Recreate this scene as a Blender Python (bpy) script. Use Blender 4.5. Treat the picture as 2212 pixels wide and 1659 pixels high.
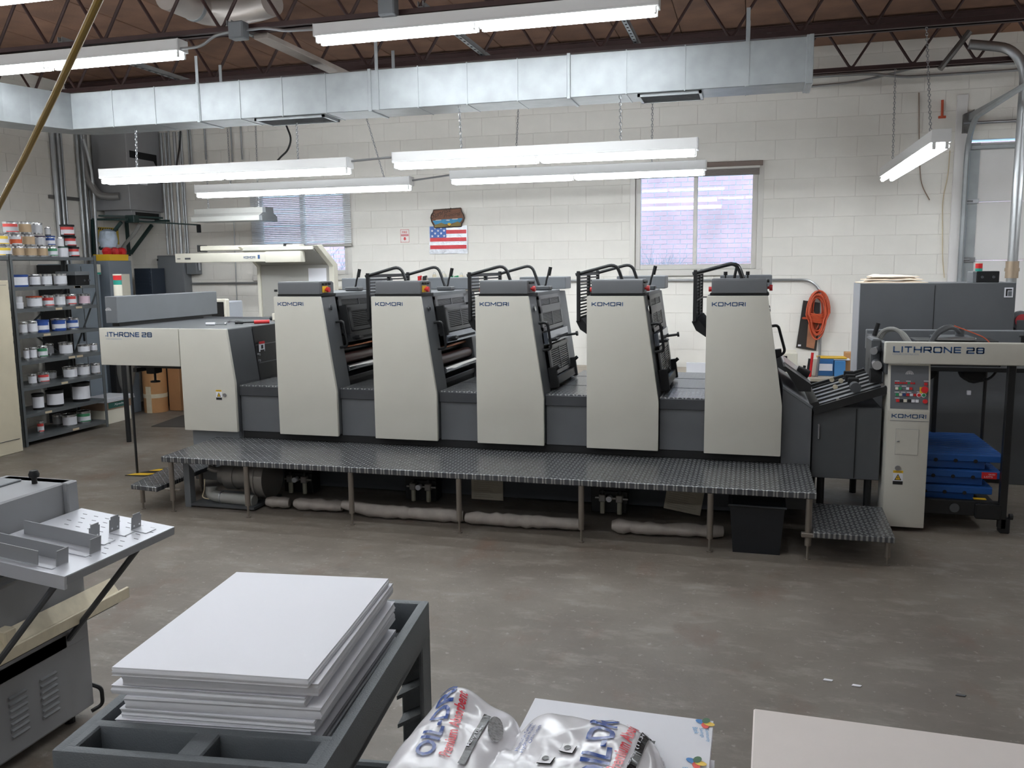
import bpy, bmesh, math, random
from mathutils import Vector, Matrix
random.seed(7)
for o in list(bpy.data.objects): bpy.data.objects.remove(o)
S = bpy.context.scene
C = S.collection
# ------------------------------------------------------------------ camera
W, H, F = 2212, 1659, 1854.0
YAW, PIT, ROL = (math.radians(v) for v in (15.488, 7.771, 0.646))
EYE = Vector((0, 0, 1.75))
fw = Vector((-math.sin(YAW)*math.cos(PIT), math.cos(YAW)*math.cos(PIT), -math.sin(PIT)))
r0 = Vector((math.cos(YAW), math.sin(YAW), 0)); d0 = fw.cross(r0)
rt = r0*math.cos(ROL)+d0*math.sin(ROL); dn = -r0*math.sin(ROL)+d0*math.cos(ROL)
cam = bpy.data.objects.new('camera', bpy.data.cameras.new('camera')); C.objects.link(cam)
m = Matrix((( rt.x, -dn.x, -fw.x, EYE.x), (rt.y, -dn.y, -fw.y, EYE.y), (rt.z, -dn.z, -fw.z, EYE.z), (0, 0, 0, 1)))
cam.matrix_world = m
cam.data.sensor_fit = 'HORIZONTAL'; cam.data.sensor_width = 36; cam.data.lens = F/W*36
cam.data.clip_start = 0.05; cam.data.clip_end = 200
S.camera = cam
# survey helpers: a sight line through a photo point met with a measured plane of the room
def ray(u, v): return fw+rt*((u-W/2)/F)+dn*((v-H/2)/F)
def PZ(u, v, z): r = ray(u, v); return EYE+r*((z-EYE.z)/r.z)
def PY(u, v, y): r = ray(u, v); return EYE+r*(y/r.y)
def PX(u, v, x): r = ray(u, v); return EYE+r*(x/r.x)
# ------------------------------------------------------------------ world and exposure
wd = bpy.data.worlds.new('overcast_sky'); S.world = wd; wd.use_nodes = True
wb = wd.node_tree.nodes['Background']; wb.inputs[0].default_value = (0.32, 0.63, 1.0, 1); wb.inputs[1].default_value = 5.2
S.view_settings.view_transform = 'Standard'; S.view_settings.look = 'None'
S.view_settings.exposure = 1.0; S.view_settings.gamma = 1.0; S.view_settings.use_curve_mapping = False
TUBE = 13.0     # radiance of a lit tube
# ------------------------------------------------------------------ materials
def lin(c): return tuple((v/12.92 if v <= .04045 else ((v+.055)/1.055)**2.4) for v in (x/255 for x in c))
MATS = {}
def mat(name, rgb, rough=.5, metal=0., var=0., vscale=8., bump=0., bscale=200., spec=.5, coat=0., stretch=None):
    if name in MATS: return MATS[name]
    M = bpy.data.materials.new(name); M.use_nodes = True; N = M.node_tree.nodes; L = M.node_tree.links
    b = N['Principled BSDF']; c = lin(rgb)
    b.inputs['Base Color'].default_value = (*c, 1); b.inputs['Roughness'].default_value = rough; b.inputs['Metallic'].default_value = metal
    b.inputs['Specular IOR Level'].default_value = spec
    if coat: b.inputs['Coat Weight'].default_value = coat; b.inputs['Coat Roughness'].default_value = .1
    if var or bump:
        tc = N.new('ShaderNodeTexCoord'); src = tc.outputs['Object']
        if stretch:
            mp = N.new('ShaderNodeMapping'); mp.inputs['Scale'].default_value = stretch; L.new(src, mp.inputs[0]); src = mp.outputs[0]
    if var:
        n = N.new('ShaderNodeTexNoise'); n.inputs['Scale'].default_value = vscale; n.inputs['Detail'].default_value = 6
        L.new(src, n.inputs['Vector']); r = N.new('ShaderNodeValToRGB')
        r.color_ramp.elements[0].position = .3; r.color_ramp.elements[1].position = .7
        r.color_ramp.elements[0].color = (*[x*(1-var) for x in c], 1); r.color_ramp.elements[1].color = (*[min(1, x*(1+var)) for x in c], 1)
        L.new(n.outputs['Fac'], r.inputs[0]); L.new(r.outputs[0], b.inputs['Base Color'])
    if bump:
        n2 = N.new('ShaderNodeTexNoise'); n2.inputs['Scale'].default_value = bscale; n2.inputs['Detail'].default_value = 3
        L.new(src, n2.inputs['Vector']); bp = N.new('ShaderNodeBump'); bp.inputs['Strength'].default_value = bump; bp.inputs['Distance'].default_value = .01
        L.new(n2.outputs['Fac'], bp.inputs['Height']); L.new(bp.outputs[0], b.inputs['Normal'])
    MATS[name] = M; return M
def emit(name, rgb, s):
    if name in MATS: return MATS[name]
    M = bpy.data.materials.new(name); M.use_nodes = True; b = M.node_tree.nodes['Principled BSDF']
    b.inputs['Base Color'].default_value = (.8, .8, .8, 1); b.inputs['Emission Color'].default_value = (*rgb, 1); b.inputs['Emission Strength'].default_value = s
    MATS[name] = M; return M
def glass(name, tint=(1, 1, 1)):
    M = bpy.data.materials.new(name); M.use_nodes = True; N = M.node_tree.nodes; L = M.node_tree.links
    N.remove(N['Principled BSDF']); t = N.new('ShaderNodeBsdfTransparent'); t.inputs[0].default_value = (*tint, 1)
    g = N.new('ShaderNodeBsdfGlossy'); g.inputs['Roughness'].default_value = .01; f = N.new('ShaderNodeFresnel'); f.inputs[0].default_value = 1.45
    mx = N.new('ShaderNodeMixShader'); L.new(f.outputs[0], mx.inputs[0]); L.new(t.outputs[0], mx.inputs[1]); L.new(g.outputs[0], mx.inputs[2])
    L.new(mx.outputs[0], N['Material Output'].inputs[0]); MATS[name] = M; return M
def tread_mat():
    M = mat('tread_plate_steel', (78, 80, 84), .27, .3, .10, 5); N = M.node_tree.nodes; L = M.node_tree.links; b = N['Principled BSDF']
    tc = N.new('ShaderNodeTexCoord'); hs = []
    def vm(op, src, val=None):
        n = N.new('ShaderNodeVectorMath'); n.operation = op; L.new(src, n.inputs[0])
        if val: n.inputs[1].default_value = val
        return n
    for a in (45, -45):      # raised lugs, set alternately at right angles
        mp = N.new('ShaderNodeMapping'); mp.inputs['Rotation'].default_value = (0, 0, math.radians(a)); mp.inputs['Scale'].default_value = (24, 24, 0)
        if a < 0: mp.inputs['Location'].default_value = (.5, .5, 0)
        L.new(tc.outputs['Object'], mp.inputs[0])
        q = vm('FRACTION', mp.outputs[0]); q = vm('SUBTRACT', q.outputs[0], (.5, .5, 0)); q = vm('MULTIPLY', q.outputs[0], (2.5, 7.5, 0)); q = vm('LENGTH', q.outputs[0])
        k = N.new('ShaderNodeMapRange'); k.inputs[1].default_value = .75; k.inputs[2].default_value = 1.05; k.inputs[3].default_value = 1; k.inputs[4].default_value = 0
        L.new(q.outputs['Value'], k.inputs[0]); hs.append(k)
    mx = N.new('ShaderNodeMath'); mx.operation = 'MAXIMUM'; L.new(hs[0].outputs[0], mx.inputs[0]); L.new(hs[1].outputs[0], mx.inputs[1])
    old = b.inputs['Base Color'].links[0].from_socket; x = N.new('ShaderNodeMix'); x.data_type = 'RGBA'
    kk = N.new('ShaderNodeMath'); kk.operation = 'MULTIPLY'; kk.inputs[1].default_value = .6; L.new(mx.outputs[0], kk.inputs[0]); L.new(kk.outputs[0], x.inputs[0]); L.new(old, x.inputs[6]); x.inputs[7].default_value = (*lin((168, 168, 166)), 1); L.new(x.outputs[2], b.inputs['Base Color'])
    bp = N.new('ShaderNodeBump'); bp.inputs['Strength'].default_value = .6; bp.inputs['Distance'].default_value = .003
    L.new(mx.outputs[0], bp.inputs['Height']); L.new(bp.outputs[0], b.inputs['Normal']); return M
def floor_mat():
    M = bpy.data.materials.new('worn_concrete'); M.use_nodes = True; N = M.node_tree.nodes; L = M.node_tree.links; b = N['Principled BSDF']
    tc = N.new('ShaderNodeTexCoord')
    def noise(s, d, rgh=.62, sc=(1, 1, 1)):
        mp = N.new('ShaderNodeMapping'); mp.inputs['Scale'].default_value = sc; L.new(tc.outputs['Object'], mp.inputs[0])
        n = N.new('ShaderNodeTexNoise'); n.inputs['Scale'].default_value = s; n.inputs['Detail'].default_value = d; n.inputs['Roughness'].default_value = rgh
        L.new(mp.outputs[0], n.inputs['Vector']); return n.outputs['Fac']
    def ramp(f, a, ca, bb, cb):
        r = N.new('ShaderNodeValToRGB'); r.color_ramp.elements[0].position = a; r.color_ramp.elements[1].position = bb
        r.color_ramp.elements[0].color = (*ca, 1); r.color_ramp.elements[1].color = (*cb, 1); L.new(f, r.inputs[0]); return r.outputs[0]
    base = ramp(noise(.9, 8), .32, lin((96, 87, 78)), .68, lin((124, 116, 107)))
    worn = ramp(noise(3.1, 8, .7, (1, 2.2, 1)), .52, (0, 0, 0), .72, (1, 1, 1))
    def mix(f, a, bcol, k=1.):
        x = N.new('ShaderNodeMix'); x.data_type = 'RGBA'
        mm = N.new('ShaderNodeMath'); mm.operation = 'MULTIPLY'; mm.inputs[1].default_value = k; L.new(f, mm.inputs[0]); L.new(mm.outputs[0], x.inputs[0])
        L.new(a, x.inputs[6]); x.inputs[7].default_value = (*bcol, 1); return x.outputs[2]
    c = mix(worn, base, lin((152, 146, 138)), .6)
    c = mix(ramp(noise(1.7, 6, .65, (1.6, 1, 1)), .56, (0, 0, 0), .70, (1, 1, 1)), c, lin((104, 76, 60)), .5)
    c = mix(ramp(noise(26, 4), .62, (0, 0, 0), .72, (1, 1, 1)), c, lin((172, 168, 160)), .5)
    c = mix(ramp(noise(2.3, 7, .7), .60, (0, 0, 0), .75, (1, 1, 1)), c, lin((78, 71, 64)), .5)
    L.new(c, b.inputs['Base Color'])
    rr = N.new('ShaderNodeMapRange'); rr.inputs[3].default_value = .34; rr.inputs[4].default_value = .62; L.new(noise(5, 5), rr.inputs[0]); L.new(rr.outputs[0], b.inputs['Roughness'])
    bp = N.new('ShaderNodeBump'); bp.inputs['Strength'].default_value = .12; bp.inputs['Distance'].default_value = .01; L.new(noise(40, 5), bp.inputs['Height']); L.new(bp.outputs[0], b.inputs['Normal'])
    MATS['worn_concrete'] = M; return M
m_panel = mat('warm_white_enamel', (203, 200, 190), .42, 0, .02, 3)
m_grey = mat('charcoal_enamel', (96, 98, 101), .45, 0, .06, 4)
m_dkgrey = mat('dark_grey_enamel', (78, 80, 83), .5, 0, .06, 4)
m_mid = mat('mid_grey_enamel', (112, 115, 119), .5, 0, .05, 4)
m_black = mat('black_enamel', (26, 27, 29), .42)
m_matblack = mat('matt_black', (17, 17, 19), .7)
m_tread = tread_mat()
m_floor = floor_mat()
m_galv = mat('galvanised_steel', (158, 162, 164), .5, .55, .10, 7, .05, 30)
m_pipe = mat('zinc_conduit', (170, 172, 174), .35, .8, .05, 10)
m_steel = mat('bare_steel', (178, 180, 184), .28, .9)
m_chrome = mat('chrome', (215, 218, 222), .08, 1)
m_joist = mat('oxide_red_joist', (62, 40, 38), .6, 0, .15, 9)
m_deck = mat('brown_roof_board', (124, 92, 74), .85, 0, .22, 3, .2, 60)
m_wall = mat('white_painted_block', (232, 228, 221), .72, 0, .03, 5, .12, 90)
m_mortar = mat('white_painted_mortar', (222, 217, 210), .8, 0, .04, 5)
m_lampwhite = mat('lamp_white_enamel', (214, 213, 212), .35)
m_tube = emit('fluorescent_glow', (.94, 1.0, 1.04), TUBE)
m_red = mat('red_plastic', (205, 38, 42), .35)
m_orange = mat('orange_rubber', (196, 84, 52), .5)
m_yellow = mat('yellow_paint', (226, 182, 40), .5)
m_green = mat('green_plastic', (40, 150, 96), .4)
m_teal = mat('teal_plastic', (38, 148, 132), .35)
m_blue = mat('logo_blue', (52, 88, 136), .5)
m_white = mat('white_paper', (228, 228, 234), .7)
m_paper2 = mat('paper_edge', (206, 207, 212), .8, 0, .05, 30, 0, 1, .5, 0, (1, 1, 60))
m_cream = mat('cream_enamel', (222, 217, 202), .45)
m_beige = mat('beige_enamel', (205, 195, 172), .5, 0, .04, 5)
m_kraft = mat('kraft_paper', (186, 138, 92), .75, 0, .06, 8)
m_alu = mat('window_aluminium', (214, 210, 204), .4, .1)
m_cart = mat('grey_moulded_plastic', (98, 103, 107), .55, 0, .05, 9, .25, 260)
m_wood = mat('pale_wood', (214, 203, 178), .6, 0, .06, 3, 0, 1, .5, 0, (1, 12, 12))
m_hose = mat('grey_hose', (150, 150, 146), .5)
m_copper = mat('copper', (190, 120, 80), .25, .9)
m_roller = mat('brown_rubber_roller', (86, 52, 48), .3)
m_gunmetal = mat('machine_grey', (140, 141, 144), .45, 0, .04, 6)
m_table = mat('brushed_plate', (196, 197, 203), .4, .35)
m_lead = mat('dark_green_steel', (34, 58, 56), .45)
# ------------------------------------------------------------------ lettering (made first, used as mesh data)
TXT = {}
BOLD = ('OIL-DRI', 'Premium Absorbent', 'Many Uses', '25 lbs. (11.34 kg)', 'FIRE')
def _mk_text(s, shear=0.):
    cu = bpy.data.curves.new('t', 'FONT'); cu.body = s; cu.size = 1; cu.shear = shear; cu.resolution_u = 3; cu.offset = .022 if s in BOLD else 0.
    o = bpy.data.objects.new('t', cu); C.objects.link(o); dg = bpy.context.evaluated_depsgraph_get()
    me = bpy.data.meshes.new_from_object(o.evaluated_get(dg))
    vs = [v.co.to_2d() for v in me.vertices]; fs = [tuple(p.vertices) for p in me.polygons]
    bpy.data.objects.remove(o); bpy.data.curves.remove(cu); bpy.data.meshes.remove(me)
    x0 = min(v.x for v in vs); x1 = max(v.x for v in vs); y0 = min(v.y for v in vs); y1 = max(v.y for v in vs)
    return [((v.x-x0)/(x1-x0), (v.y-y0)/(y1-y0)) for v in vs], fs
for s, sh in (('OIL-DRI', 0), ('Premium Absorbent', .25), ('Many Uses', 0), ('25 lbs. (11.34 kg)', 0), ('Absorbs Oil, Grease,', .2), ('Hydraulic Fluids,', .2), ('Other Liquids', .2),
              ('FIRE', 0), ('EXTINGUISHER', 0), ('Sunrise', .3), ('Printing', .3), ('SAFETY', 0), ('PRODUCT', 0), ('CENTER', 0), ('CAUTION', 0), ('TOYO INK', 0),
              ('KOMORI CORPORATION', 0), ('KORI CORPORATION', 0), ('Community', 0), ('Savings', 0), ('Bank', 0), ('SKID', 0), ('LOTS', 0), ('INK', 0), ('Xpedx', .2)):
    TXT[s] = _mk_text(s, sh)
# ------------------------------------------------------------------ geometry builder
ORG = {}
def org(o): return ORG.get(o.name, Matrix.Identity(4)) if o else Matrix.Identity(4)
class G:
    def __init__(s): s.bm = bmesh.new()
    def _add(s, b, M=None):
        if M is not None: b.transform(M)
        me = bpy.data.meshes.new('x'); b.to_mesh(me); b.free(); s.bm.from_mesh(me); bpy.data.meshes.remove(me); return s
    def box(s, x0, x1, y0, y1, z0, z1, bev=0., seg=1, M=None):
        b = bmesh.new(); v = [b.verts.new(p) for p in ((x0, y0, z0), (x1, y0, z0), (x1, y1, z0), (x0, y1, z0), (x0, y0, z1), (x1, y0, z1), (x1, y1, z1), (x0, y1, z1))]
        for f in ((3, 2, 1, 0), (4, 5, 6, 7), (0, 1, 5, 4), (1, 2, 6, 5), (2, 3, 7, 6), (3, 0, 4, 7)): b.faces.new([v[i] for i in f])
        if bev: bmesh.ops.bevel(b, geom=list(b.edges), offset=bev, segments=seg, affect='EDGES', profile=.6)
        return s._add(b, M)
    def prism(s, pts, axis, a, c, bev=0., seg=1, M=None):
        b = bmesh.new()
        def P(p, t): return {'y': (p[0], t, p[1]), 'x': (t, p[0], p[1]), 'z': (p[0], p[1], t)}[axis]
        lo = [b.verts.new(P(p, a)) for p in pts]; hi = [b.verts.new(P(p, c)) for p in pts]; n = len(pts)
        b.faces.new(lo); b.faces.new(hi[::-1])
        for i in range(n): b.faces.new((lo[i], hi[i], hi[(i+1) % n], lo[(i+1) % n]))
        bmesh.ops.recalc_face_normals(b, faces=b.faces)
        if bev: bmesh.ops.bevel(b, geom=list(b.edges), offset=bev, segments=seg, affect='EDGES', profile=.6)
        return s._add(b, M)
    def cyl(s, p0, p1, r, n=14, r2=None, M=None):
        p0 = Vector(p0); p1 = Vector(p1); d = p1-p0; b = bmesh.new()
        bmesh.ops.create_cone(b, cap_ends=True, segments=n, radius1=r, radius2=r if r2 is None else r2, depth=d.length)
        q = Vector((0, 0, 1)).rotation_difference(d.normalized()).to_matrix().to_4x4()
        b.transform(Matrix.Translation((p0+p1)/2) @ q); return s._add(b, M)
    def tube(s, path, r, n=8, fillet=0., closed=False, M=None):
        P = [Vector(p) for p in path]
        if fillet:
            Q = [P[0]]
            for i in range(1, len(P)-1):
                a, o, c = P[i-1], P[i], P[i+1]; da = (a-o); dc = (c-o); f = min(fillet, da.length*.48, dc.length*.48)
                A = o+da.normalized()*f; B = o+dc.normalized()*f
                for k in range(6): t = k/5; Q.append(A*(1-t)**2+o*2*t*(1-t)+B*t*t)
            Q.append(P[-1]); P = Q
        b = bmesh.new(); rings = []; N = len(P); up = None
        for i in range(N):
            t = (P[(i+1) % N]-P[i-1]) if closed else (P[min(i+1, N-1)]-P[max(i-1, 0)]); t.normalize()
            if up is None: up = t.orthogonal().normalized()
            else: up = (up-t*up.dot(t)).normalized()
            sd = t.cross(up); rr = r[i] if isinstance(r, (list, tuple)) else r
            rings.append([b.verts.new(P[i]+(up*math.cos(k*2*math.pi/n)+sd*math.sin(k*2*math.pi/n))*rr) for k in range(n)])
        for i in range(N if closed else N-1):
            A = rings[i]; B = rings[(i+1) % N]
            for k in range(n): b.faces.new((A[k], A[(k+1) % n], B[(k+1) % n], B[k]))
        if not closed: b.faces.new(rings[0][::-1]); b.faces.new(rings[-1])
        return s._add(b, M)
    def lathe(s, prof, c=(0, 0, 0), n=20, M=None, axis=None):
        b = bmesh.new(); rings = []
        for r, z in prof:
            rings.append([b.verts.new((c[0]+r*math.cos(k*2*math.pi/n), c[1]+r*math.sin(k*2*math.pi/n), c[2]+z)) for k in range(n)] if r > 1e-6 else [b.verts.new((c[0], c[1], c[2]+z))])
        for A, B in zip(rings, rings[1:]):
            for k in range(n):
                k2 = (k+1) % n
                if len(A) == 1 and len(B) == 1: continue
                if len(A) == 1: b.faces.new((A[0], B[k], B[k2]))
                elif len(B) == 1: b.faces.new((A[k], A[k2], B[0]))
                else: b.faces.new((A[k], A[k2], B[k2], B[k]))
        return s._add(b, M)
    def raw(s, vs, fs, M=None):
        b = bmesh.new(); v = [b.verts.new(p) for p in vs]
        for f in fs:
            try: b.faces.new([v[i] for i in f])
            except ValueError: pass
        return s._add(b, M)
    # flat print: a 2-D outline set placed by origin o, width vector a, height vector c
    def text(s, key, o, a, c): 
        vs, fs = TXT[key]; o = Vector(o); a = Vector(a); c = Vector(c)
        return s.raw([o+a*x+c*y for x, y in vs], fs)
    def strokes(s, word, o, a, c, width, st=.21, gap=.34):
        """wide square lettering fitted to a given width; c gives the letter height"""
        o = Vector(o); a = Vector(a).normalized(); c = Vector(c); h = c.length; c = c.normalized(); x = 0.; Q = []
        for ch in word:
            w = {'I': 0., 'M': 1.6, 'O': 1.35, '2': 1.2, '8': 1.2, 'N': 1.25, 'R': 1.25, 'H': 1.25, 'K': 1.25, 'L': 1.0, 'T': 1.15, 'E': 1.1}[ch]
            for pl in LET[ch]: Q += [((x+p[0]*w, p[1]), (x+q[0]*w, q[1])) for p, q in zip(pl, pl[1:])]
            x += w+gap+st
        k = (width-st*h)/((x-gap-st)*h)
        for (x0, y0), (x1, y1) in Q:
            p = Vector((x0*k+st/2, y0*(1-st)+st/2)); q = Vector((x1*k+st/2, y1*(1-st)+st/2)); d = q-p
            if d.length < 1e-6: continue
            d.normalize(); nn = Vector((-d.y, d.x))*st/2; p = p-d*st/2*.9; q = q+d*st/2*.9
            s.raw([o+(a*t.x+c*t.y)*h for t in (p-nn, q-nn, q+nn, p+nn)], [(0, 1, 2, 3)])
        return s
    def out(s, name, m, parent=None, label=None, cat=None, group=None, kind=None, at=None, smooth=True, norm=True, rotz=0.):
        if norm: bmesh.ops.recalc_face_normals(s.bm, faces=s.bm.faces)
        if parent is None and at is not None:
            M = Matrix.Translation(Vector(at)) @ Matrix.Rotation(rotz, 4, 'Z'); s.bm.transform(M.inverted())
        elif parent is not None:
            M = org(parent); s.bm.transform(M.inverted())
        else: M = Matrix.Identity(4)
        me = bpy.data.meshes.new(name); s.bm.to_mesh(me); s.bm.free(); me.materials.append(m)
        if smooth:
            for p in me.polygons: p.use_smooth = True
            me.set_sharp_from_angle(angle=math.radians(32))
        o = bpy.data.objects.new(name, me); C.objects.link(o)
        if parent is not None: o.parent = parent
        elif at is not None: o.location = at; o.rotation_euler.z = rotz
        ORG[o.name] = M
        return tag(o, label, cat, group, kind)
LET = {'K': [[(0, 0), (0, 1)], [(0, .5), (.3, .5), (1, 1)], [(.3, .5), (1, 0)]], 'M': [[(0, 0), (0, 1), (.5, .3), (1, 1), (1, 0)]],
       'O': [[(.1, 0), (.9, 0), (1, .1), (1, .9), (.9, 1), (.1, 1), (0, .9), (0, .1), (.1, 0)]],
       'R': [[(0, 0), (0, 1), (.9, 1), (1, .9), (1, .52), (.9, .42), (0, .42)], [(.6, .42), (1, 0)]], 'I': [[(0, 0), (0, 1)]],
       'L': [[(0, 1), (0, 0), (1, 0)]], 'T': [[(0, 1), (1, 1)], [(.5, 1), (.5, 0)]], 'H': [[(0, 0), (0, 1)], [(1, 0), (1, 1)], [(0, .5), (1, .5)]],
       'N': [[(0, 0), (0, 1), (1, 0), (1, 1)]], 'E': [[(1, 1), (0, 1), (0, 0), (1, 0)], [(0, .5), (.95, .5)]],
       '2': [[(0, 1), (.9, 1), (1, .9), (1, .55), (.9, .5), (.1, .45), (0, .38), (0, 0), (1, 0)]],
       '8': [[(.1, 0), (.9, 0), (1, .1), (1, .9), (.9, 1), (.1, 1), (0, .9), (0, .1), (.1, 0)], [(0, .5), (1, .5)]]}
def tag(o, label=None, cat=None, group=None, kind=None):
    if label: o['label'] = label
    if cat: o['category'] = cat
    if group: o['group'] = group
    if kind: o['kind'] = kind
    return o
def thing(name, label, cat, at=(0, 0, 0), group=None, rotz=0., kind=None):
    o = bpy.data.objects.new(name, None); C.objects.link(o); o.empty_display_size = .1
    o.location = at; o.rotation_euler.z = rotz
    ORG[o.name] = Matrix.Translation(Vector(at)) @ Matrix.Rotation(rotz, 4, 'Z')
    return tag(o, label, cat, group, kind)
def dup(root, at, rotz=0., label=None, group=None):
    def cp(o, par):
        c = o.copy(); C.objects.link(c); c.parent = par
        for ch in o.children: cp(ch, c)
        return c
    r = cp(root, None); r.location = at; r.rotation_euler.z = rotz
    if label: r['label'] = label
    if group: r['group'] = group
    return r
ORDN = ['first', 'second', 'third', 'fourth', 'fifth', 'sixth', 'seventh', 'eighth', 'ninth', 'tenth']
# ================================================================== the room
XL, XR, YB, YF, ZD = -7.9, 6.0, 9.75, -4.5, 3.97
G().box(XL-.2, XR+.2, YF-.2, YB+.2, -.15, 0).out('floor', m_floor, kind='structure', smooth=False)
def holes(xs, zs, openings):
    for x0, x1 in zip(xs, xs[1:]):
        for z0, z1 in zip(zs, zs[1:]):
            if not any(x0 >= a-1e-6 and x1 <= b+1e-6 and z0 >= c-1e-6 and z1 <= d+1e-6 for a, b, c, d in openings): yield x0, x1, z0, z1
W1 = (-6.04, -4.78, 1.68, 2.74); W2 = (-1.255, .055, 1.70, 2.80); DR = (2.09, 5.0, 0., 2.96)
OP = [W1, W2, DR]
xs = sorted({XL, XR, *[o[0] for o in OP], *[o[1] for o in OP]}); zs = sorted({0, ZD, *[o[2] for o in OP], *[o[3] for o in OP]})
g = G()
for x0, x1, z0, z1 in holes(xs, zs, OP): g.box(x0, x1, YB+.004, YB+.2, z0, z1)
wall_back = g.out('wall_back', m_mortar, kind='structure', smooth=False)
# concrete blocks, laid in running bond, each a little proud of its joints
BW, BH, J = .406, .2032, .0045
blocks = []
def cut(r, o):
    x0, x1, z0, z1 = r; a, b, c, d = o
    if x1 <= a or x0 >= b or z1 <= c or z0 >= d: return [r]
    res = []
    if x0 < a: res.append((x0, a, z0, z1))
    if x1 > b: res.append((b, x1, z0, z1))
    if z0 < c: res.append((max(x0, a), min(x1, b), z0, c))
    if z1 > d: res.append((max(x0, a), min(x1, b), d, z1))
    return res
for k in range(int(ZD/BH)+1):
    z0, z1 = k*BH, min((k+1)*BH, ZD); x = XL-(BW/2 if k % 2 else 0)
    while x < XR:
        rs = [(max(x, XL), min(x+BW, XR), z0, z1)]
        for o in OP: rs = [q for r in rs for q in cut(r, o)]
        for q in rs:
            if q[1]-q[0] > .03 and q[3]-q[2] > .03: blocks.append(q)
        x += BW
def vis(q):
    x, z = (q[0]+q[1])/2, (q[2]+q[3])/2
    s = (q[1]-q[0])*(q[3]-q[2])
    if z < 1.25 and not (.3 < x < .9): return -1
    return s if -7.2 < x < 2.1 else -1
blocks.sort(key=lambda q: -vis(q)); cache = {}
def block_mesh(w, h):
    key = (round(w, 3), round(h, 3))
    if key not in cache:
        t = G().box(-w/2+J/2, w/2-J/2, 0, .012, -h/2+J/2, h/2-J/2, .002)
        me = bpy.data.meshes.new('block'); t.bm.to_mesh(me); t.bm.free(); me.materials.append(m_wall); cache[key] = me
    return cache[key]
gs = G()
for i, q in enumerate(blocks):
    w, h = q[1]-q[0], q[3]-q[2]; c = ((q[0]+q[1])/2, YB, (q[2]+q[3])/2)
    if i < 300:
        o = bpy.data.objects.new('block', block_mesh(w, h)); C.objects.link(o); o.parent = wall_back
        o.location = (c[0], c[1]+random.uniform(-.0006, .0006), c[2])
    else: gs.box(q[0]+J/2, q[1]-J/2, YB, YB+.012, q[2]+J/2, q[3]-J/2)
gs.out('block_courses', m_wall, wall_back, kind='stuff', smooth=False)
wall_left = G().box(XL-.2, XL-.004, YF, YB+.2, 0, ZD).out('wall_left', m_mortar, kind='structure', smooth=False)
gs = G()
for k in range(int(ZD/BH)+1):
    y = 5.0-(BW/2 if k % 2 else 0)
    while y < YB:
        gs.box(XL-.012, XL, y+J/2, min(y+BW, YB)-J/2, k*BH+J/2, min((k+1)*BH, ZD)-J/2); y += BW
gs.out('block_courses', m_wall, wall_left, kind='stuff', smooth=False)
G().box(XR, XR+.2, YF, YB+.2, 0, ZD).out('wall_right', m_wall, kind='structure', smooth=False)
G().box(XL-.2, XR+.2, YF-.2, YF, 0, ZD).out('wall_front', m_wall, kind='structure', smooth=False)
# roof deck boards, running front to back
ceil = G().box(XL-.2, XR+.2, YF-.2, YB+.2, ZD+.03, ZD+.15).out('ceiling', m_deck, kind='structure', smooth=False)
bm_ = G().box(-.297, .297, YF, YB, 0, .03, .004); me_board = bpy.data.meshes.new('roof_board'); bm_.bm.to_mesh(me_board); bm_.bm.free(); me_board.materials.append(m_deck)
me_pale = me_board.copy(); me_pale.materials.clear(); me_pale.materials.append(mat('pale_roof_board', (150, 112, 88), .85, 0, .15, 3))
x = XL+.3; i = 0
while x < XR:
    o = bpy.data.objects.new('roof_board', me_pale if i == 17 else me_board); C.objects.link(o); o.parent = ceil; o.location = (x, 0, ZD+random.uniform(-.004, 0)); x += .6; i += 1
# ------------------------------------------------------------------ windows
m_pane = glass('window_glass', (.97, .985, 1.0))
def window(n, op, label_split):
    x0, x1, z0, z1 = op; t = thing('window_%d' % n, None, None, ((x0+x1)/2, YB, z0), kind='structure')
    b = .055
    G().box(x0, x0+b, YB+.03, YB+.12, z0, z1, .004).out('jamb', m_alu, t); G().box(x1-b, x1, YB+.03, YB+.12, z0, z1, .004).out('jamb', m_alu, t)
    G().box(x0+b, x1-b, YB+.03, YB+.12, z1-b, z1, .004).out('head', m_alu, t); G().box(x0+b, x1-b, YB+.03, YB+.12, z0, z0+b, .004).out('bottom_rail', m_alu, t)
    xm = (x0+x1)/2; G().box(xm-.022, xm+.022, YB+.04, YB+.11, z0+b, z1-b, .004).out('mullion', m_alu, t)
    G().box(x0+b, xm-.022, YB+.085, YB+.089, z0+b, z1-b).out('pane', m_pane, t, smooth=False); G().box(xm+.022, x1-b, YB+.065, YB+.069, z0+b, z1-b).out('pane', m_pane, t, smooth=False)
    G().box(x0-.06, x0, YB-.006, YB+.03, z0-.05, z1+.04, .003).out('casing', m_alu, t); G().box(x1, x1+.06, YB-.006, YB+.03, z0-.05, z1+.04, .003).out('casing', m_alu, t)
    G().box(x0-.06, x1+.06, YB-.03, YB+.05, z0-.07, z0, .005).out('sill', m_alu, t)
    return t
window(1, W1, 0); window(2, W2, 0)
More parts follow.
